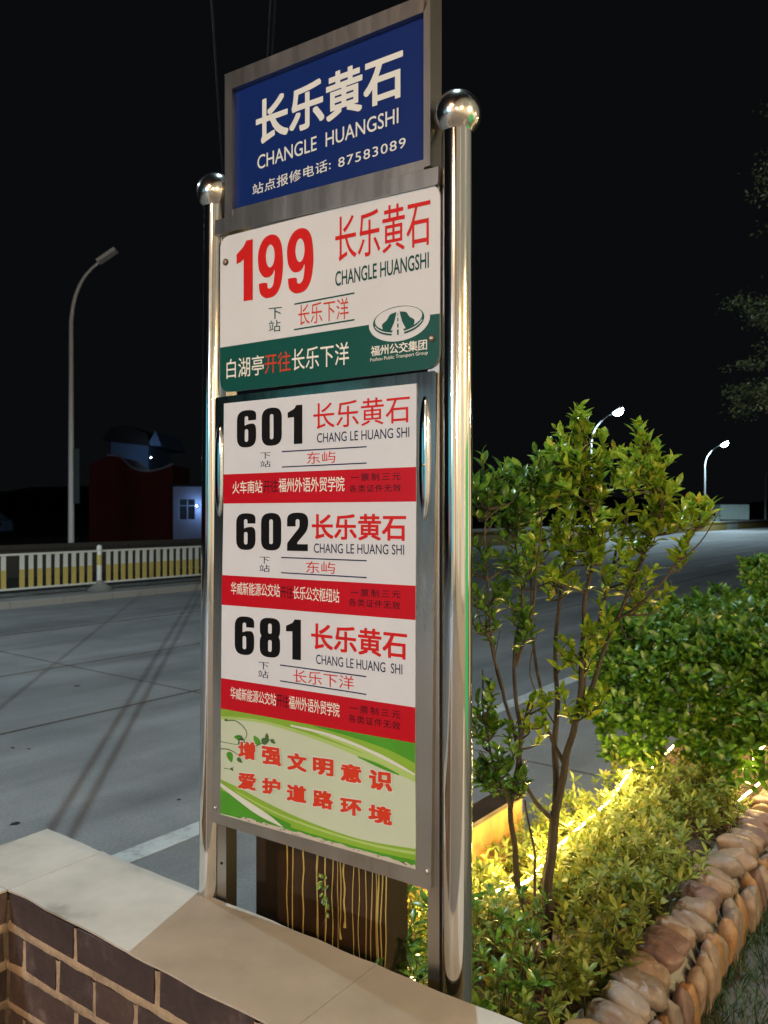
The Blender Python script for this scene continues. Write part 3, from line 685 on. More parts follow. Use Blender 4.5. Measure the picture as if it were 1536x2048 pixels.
# cobble border
cb = empty('cobble_border', RN(3.5, -.8, .12)); tag(cb, 'border of rounded mauve, tan and orange cobbles set in pale mortar along the planting bed', 'stone border')
b = bmesh.new()
nseg = 120; prev = None
for i in range(nseg+1):
    r = 1.15+6.6*i/nseg; w = .012*noise.noise(Vector((r*9, 0, 0)))
    ring = [b.verts.new(RN(r, -.865, .1)), b.verts.new(RN(r, -.86, .345+w)), b.verts.new(RN(r, -.81, .362+w)), b.verts.new(RN(r, -.735, .352-w)), b.verts.new(RN(r, -.70+w, .30)), b.verts.new(RN(r, -.685+w, .1))]
    if prev:
        for k in range(5): b.faces.new([prev[k], ring[k], ring[k+1], prev[k+1]])
    prev = ring
o = obj('mortar_core', b, M['smear'], cb, smooth=True); o.location = -cb.location
stone_meshes = []
for k in range(7):
    b = bmesh.new(); bmesh.ops.create_icosphere(b, subdivisions=3, radius=1)
    for v in b.verts:
        n_ = v.co.normalized(); d = 1+.30*noise.noise(n_*1.3+Vector((k*7, 0, 0)))+.11*noise.noise(n_*3.5+Vector((k*3, 9, 0)))
        v.co = Vector([math.copysign(abs(c)**.82, c) for c in n_])*d
    bmesh.ops.recalc_face_normals(b, faces=b.faces)
    for m in M['stones']:
        me = bpy.data.meshes.new('cobble'); b.to_mesh(me); me.polygons.foreach_set('use_smooth', [True]*len(me.polygons)); me.materials.append(m)
        stone_meshes.append(me)
    b.free()
rzr = math.atan2(RY, RX)
def cobble(r, n, z, sr, sn, sz, tilt=(0, 0), tw=0, mi=None):
    me = stone_meshes[random.randrange(7)*5 + (mi if mi is not None else random.randrange(5))]
    o = link('cobble', me, None, cb); o.location = RN(r, n, z) - cb.location; o.scale = (sr, sn, sz)
    o.rotation_euler = (tilt[0], tilt[1], rzr + PI + tw)   # x along r
r = 1.25
while r < 7.6:
    w = random.uniform(.038, .056)
    cobble(r+w*.5, -.760+random.uniform(-.014, .014), .378+random.uniform(-.010, .010), w, random.uniform(.056, .076), random.uniform(.034, .045), (random.uniform(-.25, .25), random.uniform(-.3, .1)), random.uniform(-.4, .4), random.choice([0, 0, 4, 1, 1, 3] if r > 2.0 else [3, 1, 1, 2]))
    r += w*random.uniform(1.75, 2.1)
r = 1.25
while r < 7.6:
    w = random.uniform(.026, .040)
    cobble(r+w, -.676+random.uniform(-.008, .008), .270+random.uniform(-.02, .02), w, .030, random.uniform(.070, .095), (random.uniform(-.12, .12), random.uniform(-.28, .28)), 0, random.choice([2, 2, 1, 4, 0, 3]))
    r += w*random.uniform(1.75, 2.1)

# ------------------------------------------------------------------ leaf machinery
def leaf_template(fold=.18, arch=.22, wid=.40, st=5, taper=1.0):
    V, F = [], []
    for i in range(st+1):
        t = i/st; w = wid*.5*math.sin(PI*min(1, t**1.08))**.8 if 0 < i < st else 0
        z = -arch*t*t
        if i in (0, st): V.append((0, t, z))
        else: V += [(-w, t, z+fold*w), (0, t, z), (w, t, z+fold*w)]
    idx = lambda i, k: 0 if i == 0 else (len(V)-1 if i == st else 1+(i-1)*3+k)
    for i in range(st):
        for k in (0, 1):
            a, b_, c, d = idx(i, k), idx(i, k+1), idx(i+1, k+1), idx(i+1, k)
            f = [a, b_, c, d]; g = [v for j, v in enumerate(f) if v not in f[:j]]
            F.append(g)
    return np.array(V, float), F
T_OS = leaf_template(.32, .32, .47, 5); T_AZ = leaf_template(.25, .25, .34, 3); T_BL = leaf_template(.2, .1, .5, 2); T_GR = leaf_template(.1, .45, .06, 3)
def frames(D, Nn):
    D = D/np.linalg.norm(D, axis=1)[:, None]
    X = np.cross(D, Nn); X /= (np.linalg.norm(X, axis=1)[:, None]+1e-9); Z = np.cross(X, D); return X, D, Z
def leaves_mesh(name, T, P, D, Nn, Sz):
    V, F = T; X, Y, Z = frames(D, Nn); n = len(P); k = len(V)
    co = P[:, None, :] + Sz[:, None, None]*(V[None, :, 0:1]*X[:, None, :] + V[None, :, 1:2]*Y[:, None, :] + V[None, :, 2:3]*Z[:, None, :])
    loops = np.concatenate([np.array(f) for f in F]); tot = np.array([len(f) for f in F]); off = (np.arange(n)*k)[:, None]
    me = bpy.data.meshes.new(name); me.vertices.add(n*k); me.vertices.foreach_set('co', co.ravel())
    L_ = (loops[None, :]+off).ravel(); me.loops.add(len(L_)); me.loops.foreach_set('vertex_index', L_)
    tt = np.tile(tot, n); me.polygons.add(len(tt)); me.polygons.foreach_set('loop_start', np.concatenate([[0], np.cumsum(tt)[:-1]])); me.polygons.foreach_set('loop_total', tt)
    me.update(calc_edges=True); me.validate(); me.polygons.foreach_set('use_smooth', [True]*len(tt)); return me
def foliage(parent, T, P, D, Nn, Sz, m, singles=0, ref=(0, 0, 1.65), name='leaf'):
    P, D, Nn, Sz = map(np.asarray, (P, D, Nn, Sz)); loc = np.array(parent.location)
    P = P - loc
    if singles:
        d = np.linalg.norm(P+loc-np.array(ref), axis=1); order = np.argsort(d/Sz); one, rest = order[:singles], order[singles:]
        V, F = T; me = bpy.data.meshes.new('leaf'); me.from_pydata([tuple(v) for v in V], [], F); me.polygons.foreach_set('use_smooth', [True]*len(F)); me.materials.append(m)
        X, Y, Z = frames(D[one], Nn[one])
        for i, j in enumerate(one):
            o = bpy.data.objects.new(name, me); C.objects.link(o); o.parent = parent
            Mx = Matrix(((X[i][0], Y[i][0], Z[i][0], 0), (X[i][1], Y[i][1], Z[i][1], 0), (X[i][2], Y[i][2], Z[i][2], 0), (0, 0, 0, 1)))
            o.matrix_local = Matrix.Translation(Vector(P[j])) @ Mx @ Matrix.Scale(float(Sz[j]), 4)
        P, D, Nn, Sz = P[rest], D[rest], Nn[rest], Sz[rest]
    if not len(P): return None
    o = link('foliage', leaves_mesh('foliage', T, P, D, Nn, Sz), m, parent); o['kind'] = 'stuff'
    return o

def shrub(name, label, base, stems, clumps, m, lsize, singles, group=None, seed=1, per=9, twigs=None):
    rnd = random.Random(seed)
    root = empty(name, base); tag(root, label, 'tree', group)
    nodes_ = []
    for pts, r0, r1 in stems:
        sp = smoothpath([Vector(p) for p in pts], 5)
        sp = [p + Vector((noise.noise(p*9), noise.noise(p*9+Vector((5, 0, 0))), 0))*.012 for p in sp]
        b = bmesh.new(); n = len(sp); tube(b, [p-Vector(base) for p in sp], [r0+(r1-r0)*i/(n-1) for i in range(n)], 8)
        obj('stem', b, M['bark'], root, smooth=True)
        nodes_ += [(p, i/(n-1)) for i, p in enumerate(sp)]
    P, D, Nn, Sz = [], [], [], []
    tb = bmesh.new()
    for (c, rad, cnt) in clumps:
        for _ in range(cnt):
            while True:
                v = Vector((rnd.uniform(-1, 1), rnd.uniform(-1, 1), rnd.uniform(-1, 1)))
                if v.length < 1: break
            v = v*(.6+.4*v.length)
            T = Vector(c) + Vector((v.x*rad[0], v.y*rad[1], v.z*rad[2]))
            cand = [(p, f) for p, f in nodes_ if p.z < T.z-.04 and f > .25] or nodes_
            p, f = min(cand, key=lambda q_: (q_[0]-T).length + .10*abs((T.z-q_[0].z) - (T-q_[0]).length*.75))
            mid = (p+T)/2 + Vector((rnd.uniform(-.02, .02), rnd.uniform(-.02, .02), rnd.uniform(-.03, .01))) + Vector(((T-p).x, (T-p).y, 0))*.12
            tw = smoothpath([p, mid, T], 5)
            tube(tb, [q_-Vector(base) for q_ in tw], [.0036-.0024*i/(len(tw)-1) for i in range(len(tw))], 5)
            ax = (tw[-1]-tw[-3]).normalized(); ax = (ax+Vector((0, 0, .5))).normalized(); az = rnd.uniform(0, 6.3)
            k = int(per*rnd.uniform(.7, 1.25))
            for i in range(k):
                t = 1-(i/k)*.8; j = t*(len(tw)-1); a = tw[int(j)].lerp(tw[min(int(j)+1, len(tw)-1)], j-int(j))
                az += 2.4; side = ax.orthogonal().normalized(); side.rotate(Matrix.Rotation(az, 3, ax))
                el = .25+.7*(i/k)+rnd.uniform(-.25, .3); d = ax*math.cos(el)+side*math.sin(el)
                s = lsize*rnd.uniform(.55, 1.25)*(.8 if i < 2 else 1)
                nn_ = ax*math.sin(el)-side*math.cos(el)
                nn_ = nn_+Vector((rnd.uniform(-.4, .4), rnd.uniform(-.4, .4), rnd.uniform(-.2, .4)))
                P.append(a); D.append(d); Nn.append(nn_); Sz.append(s)
    obj('twigs', tb, M['bark'], root, smooth=True)['kind'] = 'stuff'
    if twigs:
        tb = bmesh.new()
        for t in twigs: tube(tb, [q_-Vector(base) for q_ in smoothpath(t, 5)], [.003-.002*i/(5*(len(t)-1)) for i in range(5*(len(t)-1)+1)], 5)
        obj('bare_twigs', tb, M['bark'], root, smooth=True)['kind'] = 'stuff'
    foliage(root, T_OS, [tuple(p) for p in P], [tuple(p) for p in D], [tuple(p) for p in Nn], np.array(Sz), m, singles)
    return root

base = (0.494, 2.454, 0.345)
D0 = 2.43
shrub('osmanthus_tree', 'multi-stemmed small tree with bright yellow-green leaves, tallest plant in the bed', base, [
   ([base, (0.495, 2.42, 0.507), (0.507, 2.42, 0.628), (0.514, 2.42, 0.741)], .019, .014),
   ([(0.514, 2.42, 0.736), (0.548, 2.42, 0.885), (0.573, 2.4, 1.018), (0.593, 2.4, 1.161), (0.605, 2.42, 1.323), (0.631, 2.42, 1.535), (0.623, 2.42, 1.762), (0.6, 2.42, 1.913)], .013, .0025),
   ([(0.516, 2.43, 0.745), (0.528, 2.47, 0.884), (0.544, 2.5, 1.031), (0.535, 2.52, 1.168), (0.558, 2.52, 1.373), (0.578, 2.52, 1.593), (0.534, 2.5, 1.797)], .011, .003),
   ([(0.582, 2.4, 1.041), (0.635, 2.38, 1.18), (0.689, 2.36, 1.346), (0.755, 2.36, 1.501), (0.811, 2.36, 1.634), (0.798, 2.4, 1.806)], .008, .003),
   ([(0.59, 2.41, 1.084), (0.631, 2.45, 1.212), (0.696, 2.52, 1.373), (0.755, 2.56, 1.56), (0.803, 2.56, 1.752)], .008, .003),
   ([(0.508, 2.42, 0.718), (0.437, 2.38, 0.808), (0.398, 2.34, 0.954), (0.428, 2.33, 1.102)], .008, .003),
   ([(0.548, 2.42, 0.885), (0.495, 2.46, 1.026), (0.475, 2.5, 1.188), (0.46, 2.52, 1.404), (0.472, 2.5, 1.625)], .007, .0025),
   ([(0.689, 2.36, 1.339), (0.765, 2.3, 1.411), (0.829, 2.28, 1.499), (0.89, 2.27, 1.599)], .005, .002),
  ], [
   ((0.651, 2.44, 1.709), (.22, .20, .18), 66), ((0.585, 2.42, 1.838), (.09, .12, .10), 22), ((0.774, 2.42, 1.792), (.09, .12, .08), 20),
   ((0.6, 2.42, 1.936), (.02, .03, .04), 4), ((0.782, 2.42, 1.886), (.03, .04, .035), 5), ((0.836, 2.38, 1.671), (.11, .1, .09), 18), ((0.908, 2.3, 1.684), (.04, .04, .05), 4),
   ((0.682, 2.44, 1.519), (.18, .15, .12), 20), ((0.495, 2.46, 1.518), (.13, .12, .13), 22), ((0.872, 2.28, 1.542), (.05, .05, .05), 4),
   ((0.778, 2.34, 1.436), (.12, .1, .06), 8), ((0.63, 2.36, 1.302), (.10, .1, .1), 6), ((0.552, 2.44, 1.153), (.1, .1, .12), 7), ((0.628, 2.38, 1.091), (.05, .05, .06), 4), ((0.449, 2.34, 1.071), (.06, .06, .08), 5)],
   M['leaf'], .047, 300, 'trees in the planting bed', 3, 11,
   [[(0.89, 2.27, 1.599), (0.928, 2.26, 1.642)], [(0.815, 2.28, 1.485), (0.893, 2.26, 1.564), (0.941, 2.24, 1.656)], [(0.689, 2.36, 1.346), (0.676, 2.2, 1.298), (0.728, 2.15, 1.4)], [(0.55, 2.5, 1.375), (0.503, 2.5, 1.484), (0.437, 2.48, 1.548)], [(0.526, 2.46, 0.995), (0.438, 2.4, 1.161), (0.464, 2.38, 1.314)]])
base2 = (0.464, 2.474, 0.345)
shrub('osmanthus_tree', 'thinner dark-leaved tree with slender leaning stems just right of the steel post', base2, [
   ([base2, (0.415, 2.4, 0.501), (0.387, 2.38, 0.644), (0.381, 2.36, 0.8), (0.398, 2.34, 0.954), (0.386, 2.32, 1.105), (0.377, 2.32, 1.25), (0.394, 2.32, 1.424), (0.373, 2.32, 1.598)], .011, .003),
   ([(0.392, 2.34, 0.954), (0.345, 2.28, 1.114), (0.304, 2.24, 1.278), (0.283, 2.22, 1.461), (0.287, 2.22, 1.656)], .006, .002),
   ([(0.384, 2.36, 0.771), (0.333, 2.3, 0.879), (0.292, 2.26, 1.034), (0.276, 2.24, 1.208)], .005, .002),
   ([(0.383, 2.32, 1.206), (0.427, 2.34, 1.349), (0.453, 2.34, 1.51), (0.464, 2.34, 1.67)], .006, .002),
   ([base2, (0.466, 2.5, 0.438), (0.463, 2.5, 0.594), (0.448, 2.5, 0.75)], .006, .003),
  ], [
   ((0.348, 2.3, 1.699), (.10, .12, .11), 26), ((0.271, 2.26, 1.74), (.05, .08, .08), 14), ((0.427, 2.34, 1.751), (.08, .08, .08), 20), ((0.316, 2.28, 1.513), (.11, .12, .12), 15),
   ((0.269, 2.24, 1.362), (.05, .08, .10), 6), ((0.412, 2.34, 1.349), (.08, .1, .1), 8), ((0.278, 2.26, 1.119), (.05, .06, .1), 7), ((0.341, 2.3, 0.995), (.06, .08, .08), 6), ((0.295, 2.28, 0.886), (.05, .06, .06), 8), ((0.398, 2.34, 0.866), (.06, .06, .06), 5)],
   M['leafdark'], .045, 200, 'trees in the planting bed', 5, 10,
   [[(0.304, 2.24, 1.278), (0.264, 2.2, 1.353), (0.245, 2.18, 1.437)], [(0.345, 2.28, 1.114), (0.314, 2.26, 1.218), (0.328, 2.26, 1.317)], [(0.333, 2.3, 0.879), (0.271, 2.26, 0.978)]])

# hedge: clipped block of upright whorls
def hedge(name, label, r0, r1, n0, n1, z0, z1, count, lsize, singles, seed):
    rnd = random.Random(seed); c = RN((r0+r1)/2, (n0+n1)/2, z0); root = empty(name, c); tag(root, label, 'hedge', 'hedges in the planting bed')
    P, D, Nn, Sz = [], [], [], []
    for _ in range(count):
        face = rnd.random(); r, n, z = rnd.uniform(r0, r1), rnd.uniform(n0, n1), rnd.uniform(z0+.12, z1); out = Vector((0, 0, 1)); dep = abs(rnd.gauss(0, .09))
        if face < .36: z = z1-dep; out = Vector((0, 0, 1))
        elif face < .68: r = r0+dep; out = -RN(1, 0)
        elif face < .86: n = n0+dep; out = -RN(0, 1)
        else: n = n1-dep; out = RN(0, 1)
        # rounded shoulders, thin towards the ground
        e1 = max(0, (z-(z1-.18))/.18); r = r+(.13*e1*e1 if face < .68 and r < r0+.2 else 0); 
        if (z-z0)/(z1-z0) < .35 and rnd.random() < .45: continue
        q_ = RN(r, n, z); wob = .09*noise.noise(q_*4); q_ = q_+out*wob
        ax = (out*.8+Vector((rnd.gauss(0, .25), rnd.gauss(0, .25), .75))).normalized(); az = rnd.uniform(0, 6); k = rnd.randint(5, 9)
        for i in range(k):
            az += 2.4; side = ax.orthogonal().normalized(); side.rotate(Matrix.Rotation(az, 3, ax)); el = .35+.75*i/k+rnd.uniform(-.15, .15)
            P.append(q_-ax*(.03*i/k)); D.append(ax*math.cos(el)+side*math.sin(el)); Nn.append(ax*math.sin(el)-side*math.cos(el)+Vector((rnd.uniform(-.3, .3), rnd.uniform(-.3, .3), 0))); Sz.append(lsize*rnd.uniform(.65, 1.25))
    foliage(root, T_OS, [tuple(p) for p in P], [tuple(p) for p in D], [tuple(p) for p in Nn], np.array(Sz), M['hedge'], singles)
    b = bmesh.new()
    for _ in range(40):
        r, n = rnd.uniform(r0+.1, r1), rnd.uniform(n0+.08, n1-.08); p0 = RN(r, n, z0-.02); p1 = p0+Vector((rnd.uniform(-.12, .12), rnd.uniform(-.12, .12), (z1-z0)*.8))
        tube(b, [p0-c, (p0+p1)/2-c+Vector((rnd.uniform(-.03, .03), 0, 0)), p1-c], [.007, .005, .002], 5)
    obj('stems', b, M['bark'], root, smooth=True)['kind'] = 'stuff'
    return root
hedge('hedge', 'large clipped bright green hedge block behind the small tree, glowing at its foot', 3.62, 5.3, -1.50, -.72, .36, 1.13, 1250, .064, 300, 21)
hedge('hedge', 'smaller dark green hedge block farther along the bed at the right edge', 6.3, 7.7, -1.50, -.8, .36, 1.27, 800, .066, 0, 22)

# azalea ground cover: whorled tufts all over the bed
STRIP = [Vector((p[0], p[1], .34)) for p in ((0.259, 2.561, 0.4), (0.342, 2.583, 0.42), (0.46, 2.613, 0.44), (0.527, 2.7, 0.45), (0.748, 3.016, 0.47), (1.13, 3.659, 0.47))]
def tufts(name, area, cnt, hmin, hmax, lsize, m, seed, kind='stuff', skip=None):
    rnd = random.Random(seed); P, D, Nn, Sz = [], [], [], []; b = bmesh.new()
    for _ in range(cnt):
        r, n = rnd.uniform(area[0], area[1]), rnd.uniform(area[2], area[3])
        if skip and skip(r, n): continue
        dens = noise.noise(RN(r, n)*3.1)*1.3+.05
        if rnd.random() > .75+dens: continue
        h = rnd.uniform(hmin, hmax)*(1+.5*noise.noise(RN(r, n)*3)); p0 = RN(r, n, .34)
        gap = min(abs((p0.x-a.x)*(c.y-a.y)-(p0.y-a.y)*(c.x-a.x))/max(1e-6, (c-a).length) if -.05 < ((p0-a).dot(c-a))/max(1e-6, (c-a).length_squared) < 1.05 else 9 for a, c in zip(STRIP[:-1], STRIP[1:]))
        if gap < .10: h *= .78
        tip = p0+Vector((rnd.gauss(0, .03), rnd.gauss(0, .03), h))
        tube(b, [p0, (p0+tip)/2+Vector((rnd.gauss(0, .008), rnd.gauss(0, .008), 0)), tip], [.0018, .0014, .001], 3)
        for wh in range(rnd.choice([1, 2, 2, 3])):
            q_ = p0.lerp(tip, 1-.28*wh)+Vector((rnd.gauss(0, .008*wh), rnd.gauss(0, .008*wh), 0))
            ax = Vector((rnd.gauss(0, .3), rnd.gauss(0, .3), 1)).normalized(); az = rnd.uniform(0, 6); k = rnd.randint(5, 9)
            for i in range(k):
                az += 2.4; side = ax.orthogonal().normalized(); side.rotate(Matrix.Rotation(az, 3, ax)); el = .5+.8*i/k+rnd.uniform(-.2, .2)
                P.append(q_-ax*(.012*i/k)); D.append(ax*math.cos(el)+side*math.sin(el)); Nn.append(ax*math.sin(el)-side*math.cos(el)+Vector((rnd.uniform(-.3, .3), rnd.uniform(-.3, .3), 0))); Sz.append(lsize*rnd.uniform(.6, 1.25))
    me = leaves_mesh(name, T_AZ, *[np.array([tuple(v) for v in a]) for a in (P, D, Nn)], np.array(Sz))
    o = link(name, me, m); tag(o, kind=kind)
    return o, b
trunk = lambda r, n: abs(r-2.21) < .10 and abs(n+1.08) < .10
o, sb = tufts('ground_cover', (1.9, 3.75, -1.40, -.83), 1150, .05, .19, .040, M['azalea'], 31, skip=trunk)
tag(o, 'dense low azalea plants covering the planting bed in warm yellow light', 'ground cover')
so = obj('ground_cover_stems', sb, M['bark']); so.parent = o; so['kind'] = 'stuff'; so.name = 'stems'
o, sb = tufts('ground_cover', (1.05, 2.1, -1.36, -.83), 430, .04, .15, .042, M['azalea'], 33, skip=trunk)
tag(o, 'darker azalea tufts at the near end of the bed beside the wall and sign post', 'ground cover')
so = obj('stems', sb, M['bark'], o); so['kind'] = 'stuff'
o, sb = tufts('ground_cover', (5.2, 6.6, -1.38, -.88), 300, .05, .2, .036, M['azalea'], 34)
tag(o, 'low azaleas filling the gap between the two hedges', 'ground cover')
so = obj('stems', sb, M['bark'], o); so['kind'] = 'stuff'
o, sb = tufts('ground_cover', (1.32, 1.85, -1.12, -.87), 90, .16, .36, .04, M['leafdark'], 35)
tag(o, 'taller dark leafy tufts between the brown box and the right steel post', 'ground cover')
so = obj('stems', sb, M['bark'], o); so['kind'] = 'stuff'
# dry leaves on the soil
rnd = random.Random(4); n = 500
P = np.array([tuple(RN(rnd.uniform(1.2, 3.8), rnd.uniform(-1.38, -.9), .352+rnd.uniform(0, .012))) for _ in range(n)]); D = rng.normal(size=(n, 3)); D[:, 2] *= .2; Nn = rng.normal(size=(n, 3))*.3+np.array([0, 0, 1])
o = link('leaf_litter', leaves_mesh('leaf_litter', T_BL, P, D, Nn, rng.uniform(.015, .04, n)), M['litter']); tag(o, 'dry brown leaves lying on the soil of the bed', 'leaf litter', kind='stuff')
# dark lawn on the pavement side
rnd = random.Random(8); n = 26000
P = np.array([tuple(RN(rnd.uniform(.9, 7), -.66+1.6*rnd.random()**1.5, .188)) for _ in range(n)]); D = np.stack([rng.normal(0, .35, n), rng.normal(0, .35, n), np.ones(n)], 1); Nn = rng.normal(size=(n, 3)); Nn[:, 2] = .1
o = link('grass', leaves_mesh('grass', T_GR, P, D, Nn, rng.uniform(.035, .08, n)), M['grass']); tag(o, 'dark green grass beside the cobble border', 'grass', kind='stuff')

# ------------------------------------------------------------------ warm light strip lying in the bed
strip = empty('light_strip', (0.558, 2.86, 0.37)); tag(strip, 'warm white light strip snaking through the bed plants behind the small tree', 'light strip')
def led(pts, pw, every, name='glowing_tube'):
    sp = smoothpath(pts, 8); b = bmesh.new(); tube(b, [Vector(p)-strip.location for p in sp], .0045, 8); obj(name, b, M['led'], strip, smooth=True)
    acc = 0
    for i in range(1, len(sp)):
        acc += (sp[i]-sp[i-1]).length
        if acc > every: point('strip_glow', sp[i]+Vector((0, 0, .075)), pw, (1, .68, .24), .02); acc = 0
led([(0.073, 2.248, 0.37), (0.155, 2.431, 0.38), (0.259, 2.561, 0.4), (0.342, 2.583, 0.42), (0.46, 2.613, 0.44), (0.527, 2.7, 0.45), (0.629, 2.859, 0.46), (0.748, 3.016, 0.47), (0.929, 3.289, 0.47), (1.13, 3.659, 0.47)], 3.4, .15)
led([RN(3.85, -1.3, .42), RN(4.5, -1.34, .42), RN(5.6, -1.34, .42), RN(6.6, -1.34, .42)], 2.8, .2)
led([(1.467, 3.306, 0.46), (1.616, 3.474, 0.46), (1.75, 3.655, 0.46), RN(4.2, -.93, .44), RN(5, -.93, .44), RN(6.2, -.93, .44)], 2.8, .2)
led([(0.046, 2.293, 0.38), (0.069, 2.199, 0.38), (0.102, 2.114, 0.38)], .8, .06)

# ------------------------------------------------------------------ brown box with yellow drips behind the sign
bx = empty('utility_box', (-.1335, 1.7765, .33), math.radians(-33.07)); tag(bx, 'dark brown box with runs of yellow paint, standing in the bed behind the sign', 'utility box')
b = bmesh.new(); box(b, -.200, .163, 0, .09, -.05, .66); obj('body', b, M['boxb'], bx, bevel=.022, seg=4, smooth=False)
b = bmesh.new(); box(b, -.206, .169, -.006, .096, .60, .672); obj('lid', b, M['drip'], bx, bevel=.02, seg=3)
rnd = random.Random(12)
xs = [-.105, -.085, -.055, -.02, -.012, -.002, .030, .040, .052, .062, .085, .098, .112, .125, .138, .150, .158, .156, .150]
for x in xs:
    x += rnd.uniform(-.006, .006); lo = rnd.uniform(.02, .42) if x < .1 else rnd.uniform(-.02, .25); b = bmesh.new(); n = 14; r0 = rnd.uniform(.0013, .0026)
    pts = [(x+.006*noise.noise(Vector((x*90, i*.3, 0))), -.0012, .605-(.605-lo)*i/n) for i in range(n+1)]
    tube(b, pts, [r0*(.8+.3*noise.noise(Vector((i*.7, x*50, 2)))) for i in range(n)]+[r0*1.7], 6); obj('paint_run', b, M['drip'], bx, smooth=True)
# sprig growing up the box front
P, D, Nn, Sz = [], [], [], []; rnd = random.Random(6)
sp = empty('creeper', (-0.138, 1.72, 0.741)); tag(sp, 'thin green creeper climbing the front of the brown box', 'plant')
b = bmesh.new(); pth = smoothpath([(-0.132, 1.735, 0.754), (-0.123, 1.735, 0.798), (-0.134, 1.74, 0.828), (-0.129, 1.75, 0.856)], 6); tube(b, [p-sp.location for p in pth], .0012, 5); obj('stem', b, M['bark'], sp)
for p in pth[4:]:
    for k in range(1):
        a = rnd.uniform(0, 6.3); P.append(tuple(p)); D.append((math.cos(a), -.4, math.sin(a)*.8+.3)); Nn.append((rnd.uniform(-.4, .4), -1, .5)); Sz.append(rnd.uniform(.009, .018))
foliage(sp, T_OS, P, D, Nn, np.array(Sz), M['leafdark'], 20)

# ------------------------------------------------------------------ far side: traffic fence, parapet, lamps, house
fence = empty('traffic_fence', RN(9.2, -14.1, .1)); tag(fence, 'white and yellow barred traffic fence standing on the median across the road', 'fence')
FI = fence.location
def fobj(name, b, m, parent=None, **k):
    o = obj(name, b, m, parent or fence, **k)
    if parent is None: o.location = -FI
    return o
posts = [0.23, 3.23, 6.23, 9.23, 12.23, 15.0]
for pr in posts:
    b = bmesh.new(); p = RN(pr, -14.1); tube(b, [p+Vector((0, 0, .12)), p+Vector((0, 0, .97)), p+Vector((0, 0, .995))], [.05, .05, .03], 16); po = fobj('post', b, M['fwhite'], smooth=True)
    b = bmesh.new(); tube(b, [p+Vector((0, 0, .60)), p+Vector((0, 0, .80))], .052, 16); fobj('yellow_band', b, M['fyellow'], po, smooth=True)
    b = bmesh.new(); tube(b, [p+Vector((0, 0, .895)), p+Vector((0, 0, .925))], .058, 16); fobj('collar', b, M['fwhite'], po, smooth=True)
    b = bmesh.new(); lathe(b, [(.26, 0), (.25, .04), (.10, .14), (.06, .2), (.0, .2)], p.x, p.y, .1, 20); fobj('foot', b, M['median'], po, smooth=False)
for a, c in zip(posts[:-1], posts[1:]):
    for z0, z1, nm in ((.86, .895, 'top_rail'), (.235, .27, 'bottom_rail')):
        b = bmesh.new(); boxRN(b, a+.05, c-.05, -14.12, -14.08, z0, z1); fobj(nm, b, M['fwhite'])
    r = a+.16; k = 0
    while r < c-.1:
        if not (a == 6.23 and 1.1 < r-a < 1.3):
            b = bmesh.new(); boxRN(b, r, r+.085, -14.11, -14.09, .27, .86); bo = fobj('bar', b, M['fwhite'])
            b = bmesh.new(); boxRN(b, r-.002, r+.087, -14.112, -14.088, .275, .60); fobj('yellow_sleeve', b, M['fyellow'], bo)
        r += .1725
par = empty('parapet_wall', RN(20, -20, 0)); tag(par, 'long low roadside parapet painted in yellow and white blocks at the far edge of the road', 'parapet')
M['pyel'] = mat('parapet_yellow', (.34, .25, .07), .8); M['pwhi'] = mat('parapet_white', (.42, .43, .40), .8)
for m_ in ('pyel', 'pwhi'): bump(M[m_], 5, .6, .03, 'World')
M['pdark'] = mat('parapet_unlit_tone', (.055, .05, .045), .9)  # darkened colour stands in for the missing lamp light on the left stretch
r = -10.; k = 0
while r < 170:
    L_ = 2.0 if r < 60 else 4.
    b = bmesh.new(); boxRN(b, r, r+L_-.03, -20.2, -19.9, -.05, .68); m_ = 'pdark' if r < 16.6 else ('pyel' if k % 5 else 'pwhi'); o = obj('block', b, M[m_], par); o.location = -par.location
    b = bmesh.new(); boxRN(b, r, r+L_-.01, -20.24, -19.86, .682, .80); o = obj('coping', b, M['pdark' if r < 16.6 else 'pwhi'], par); o.location = -par.location
    if 16.6 <= r < 20.7:
        for s in range(3):
            b = bmesh.new(); vs = [b.verts.new(RN(*p)) for p in [(r+.1+s*.65, -19.885, .05), (r+.4+s*.65, -19.885, .05), (r+.75+s*.65, -19.885, .66), (r+.45+s*.65, -19.885, .66)]]; b.faces.new(vs)
            o = obj('black_stripe', b, M['black'], par); o.location = -par.location
    r += L_; k += 1

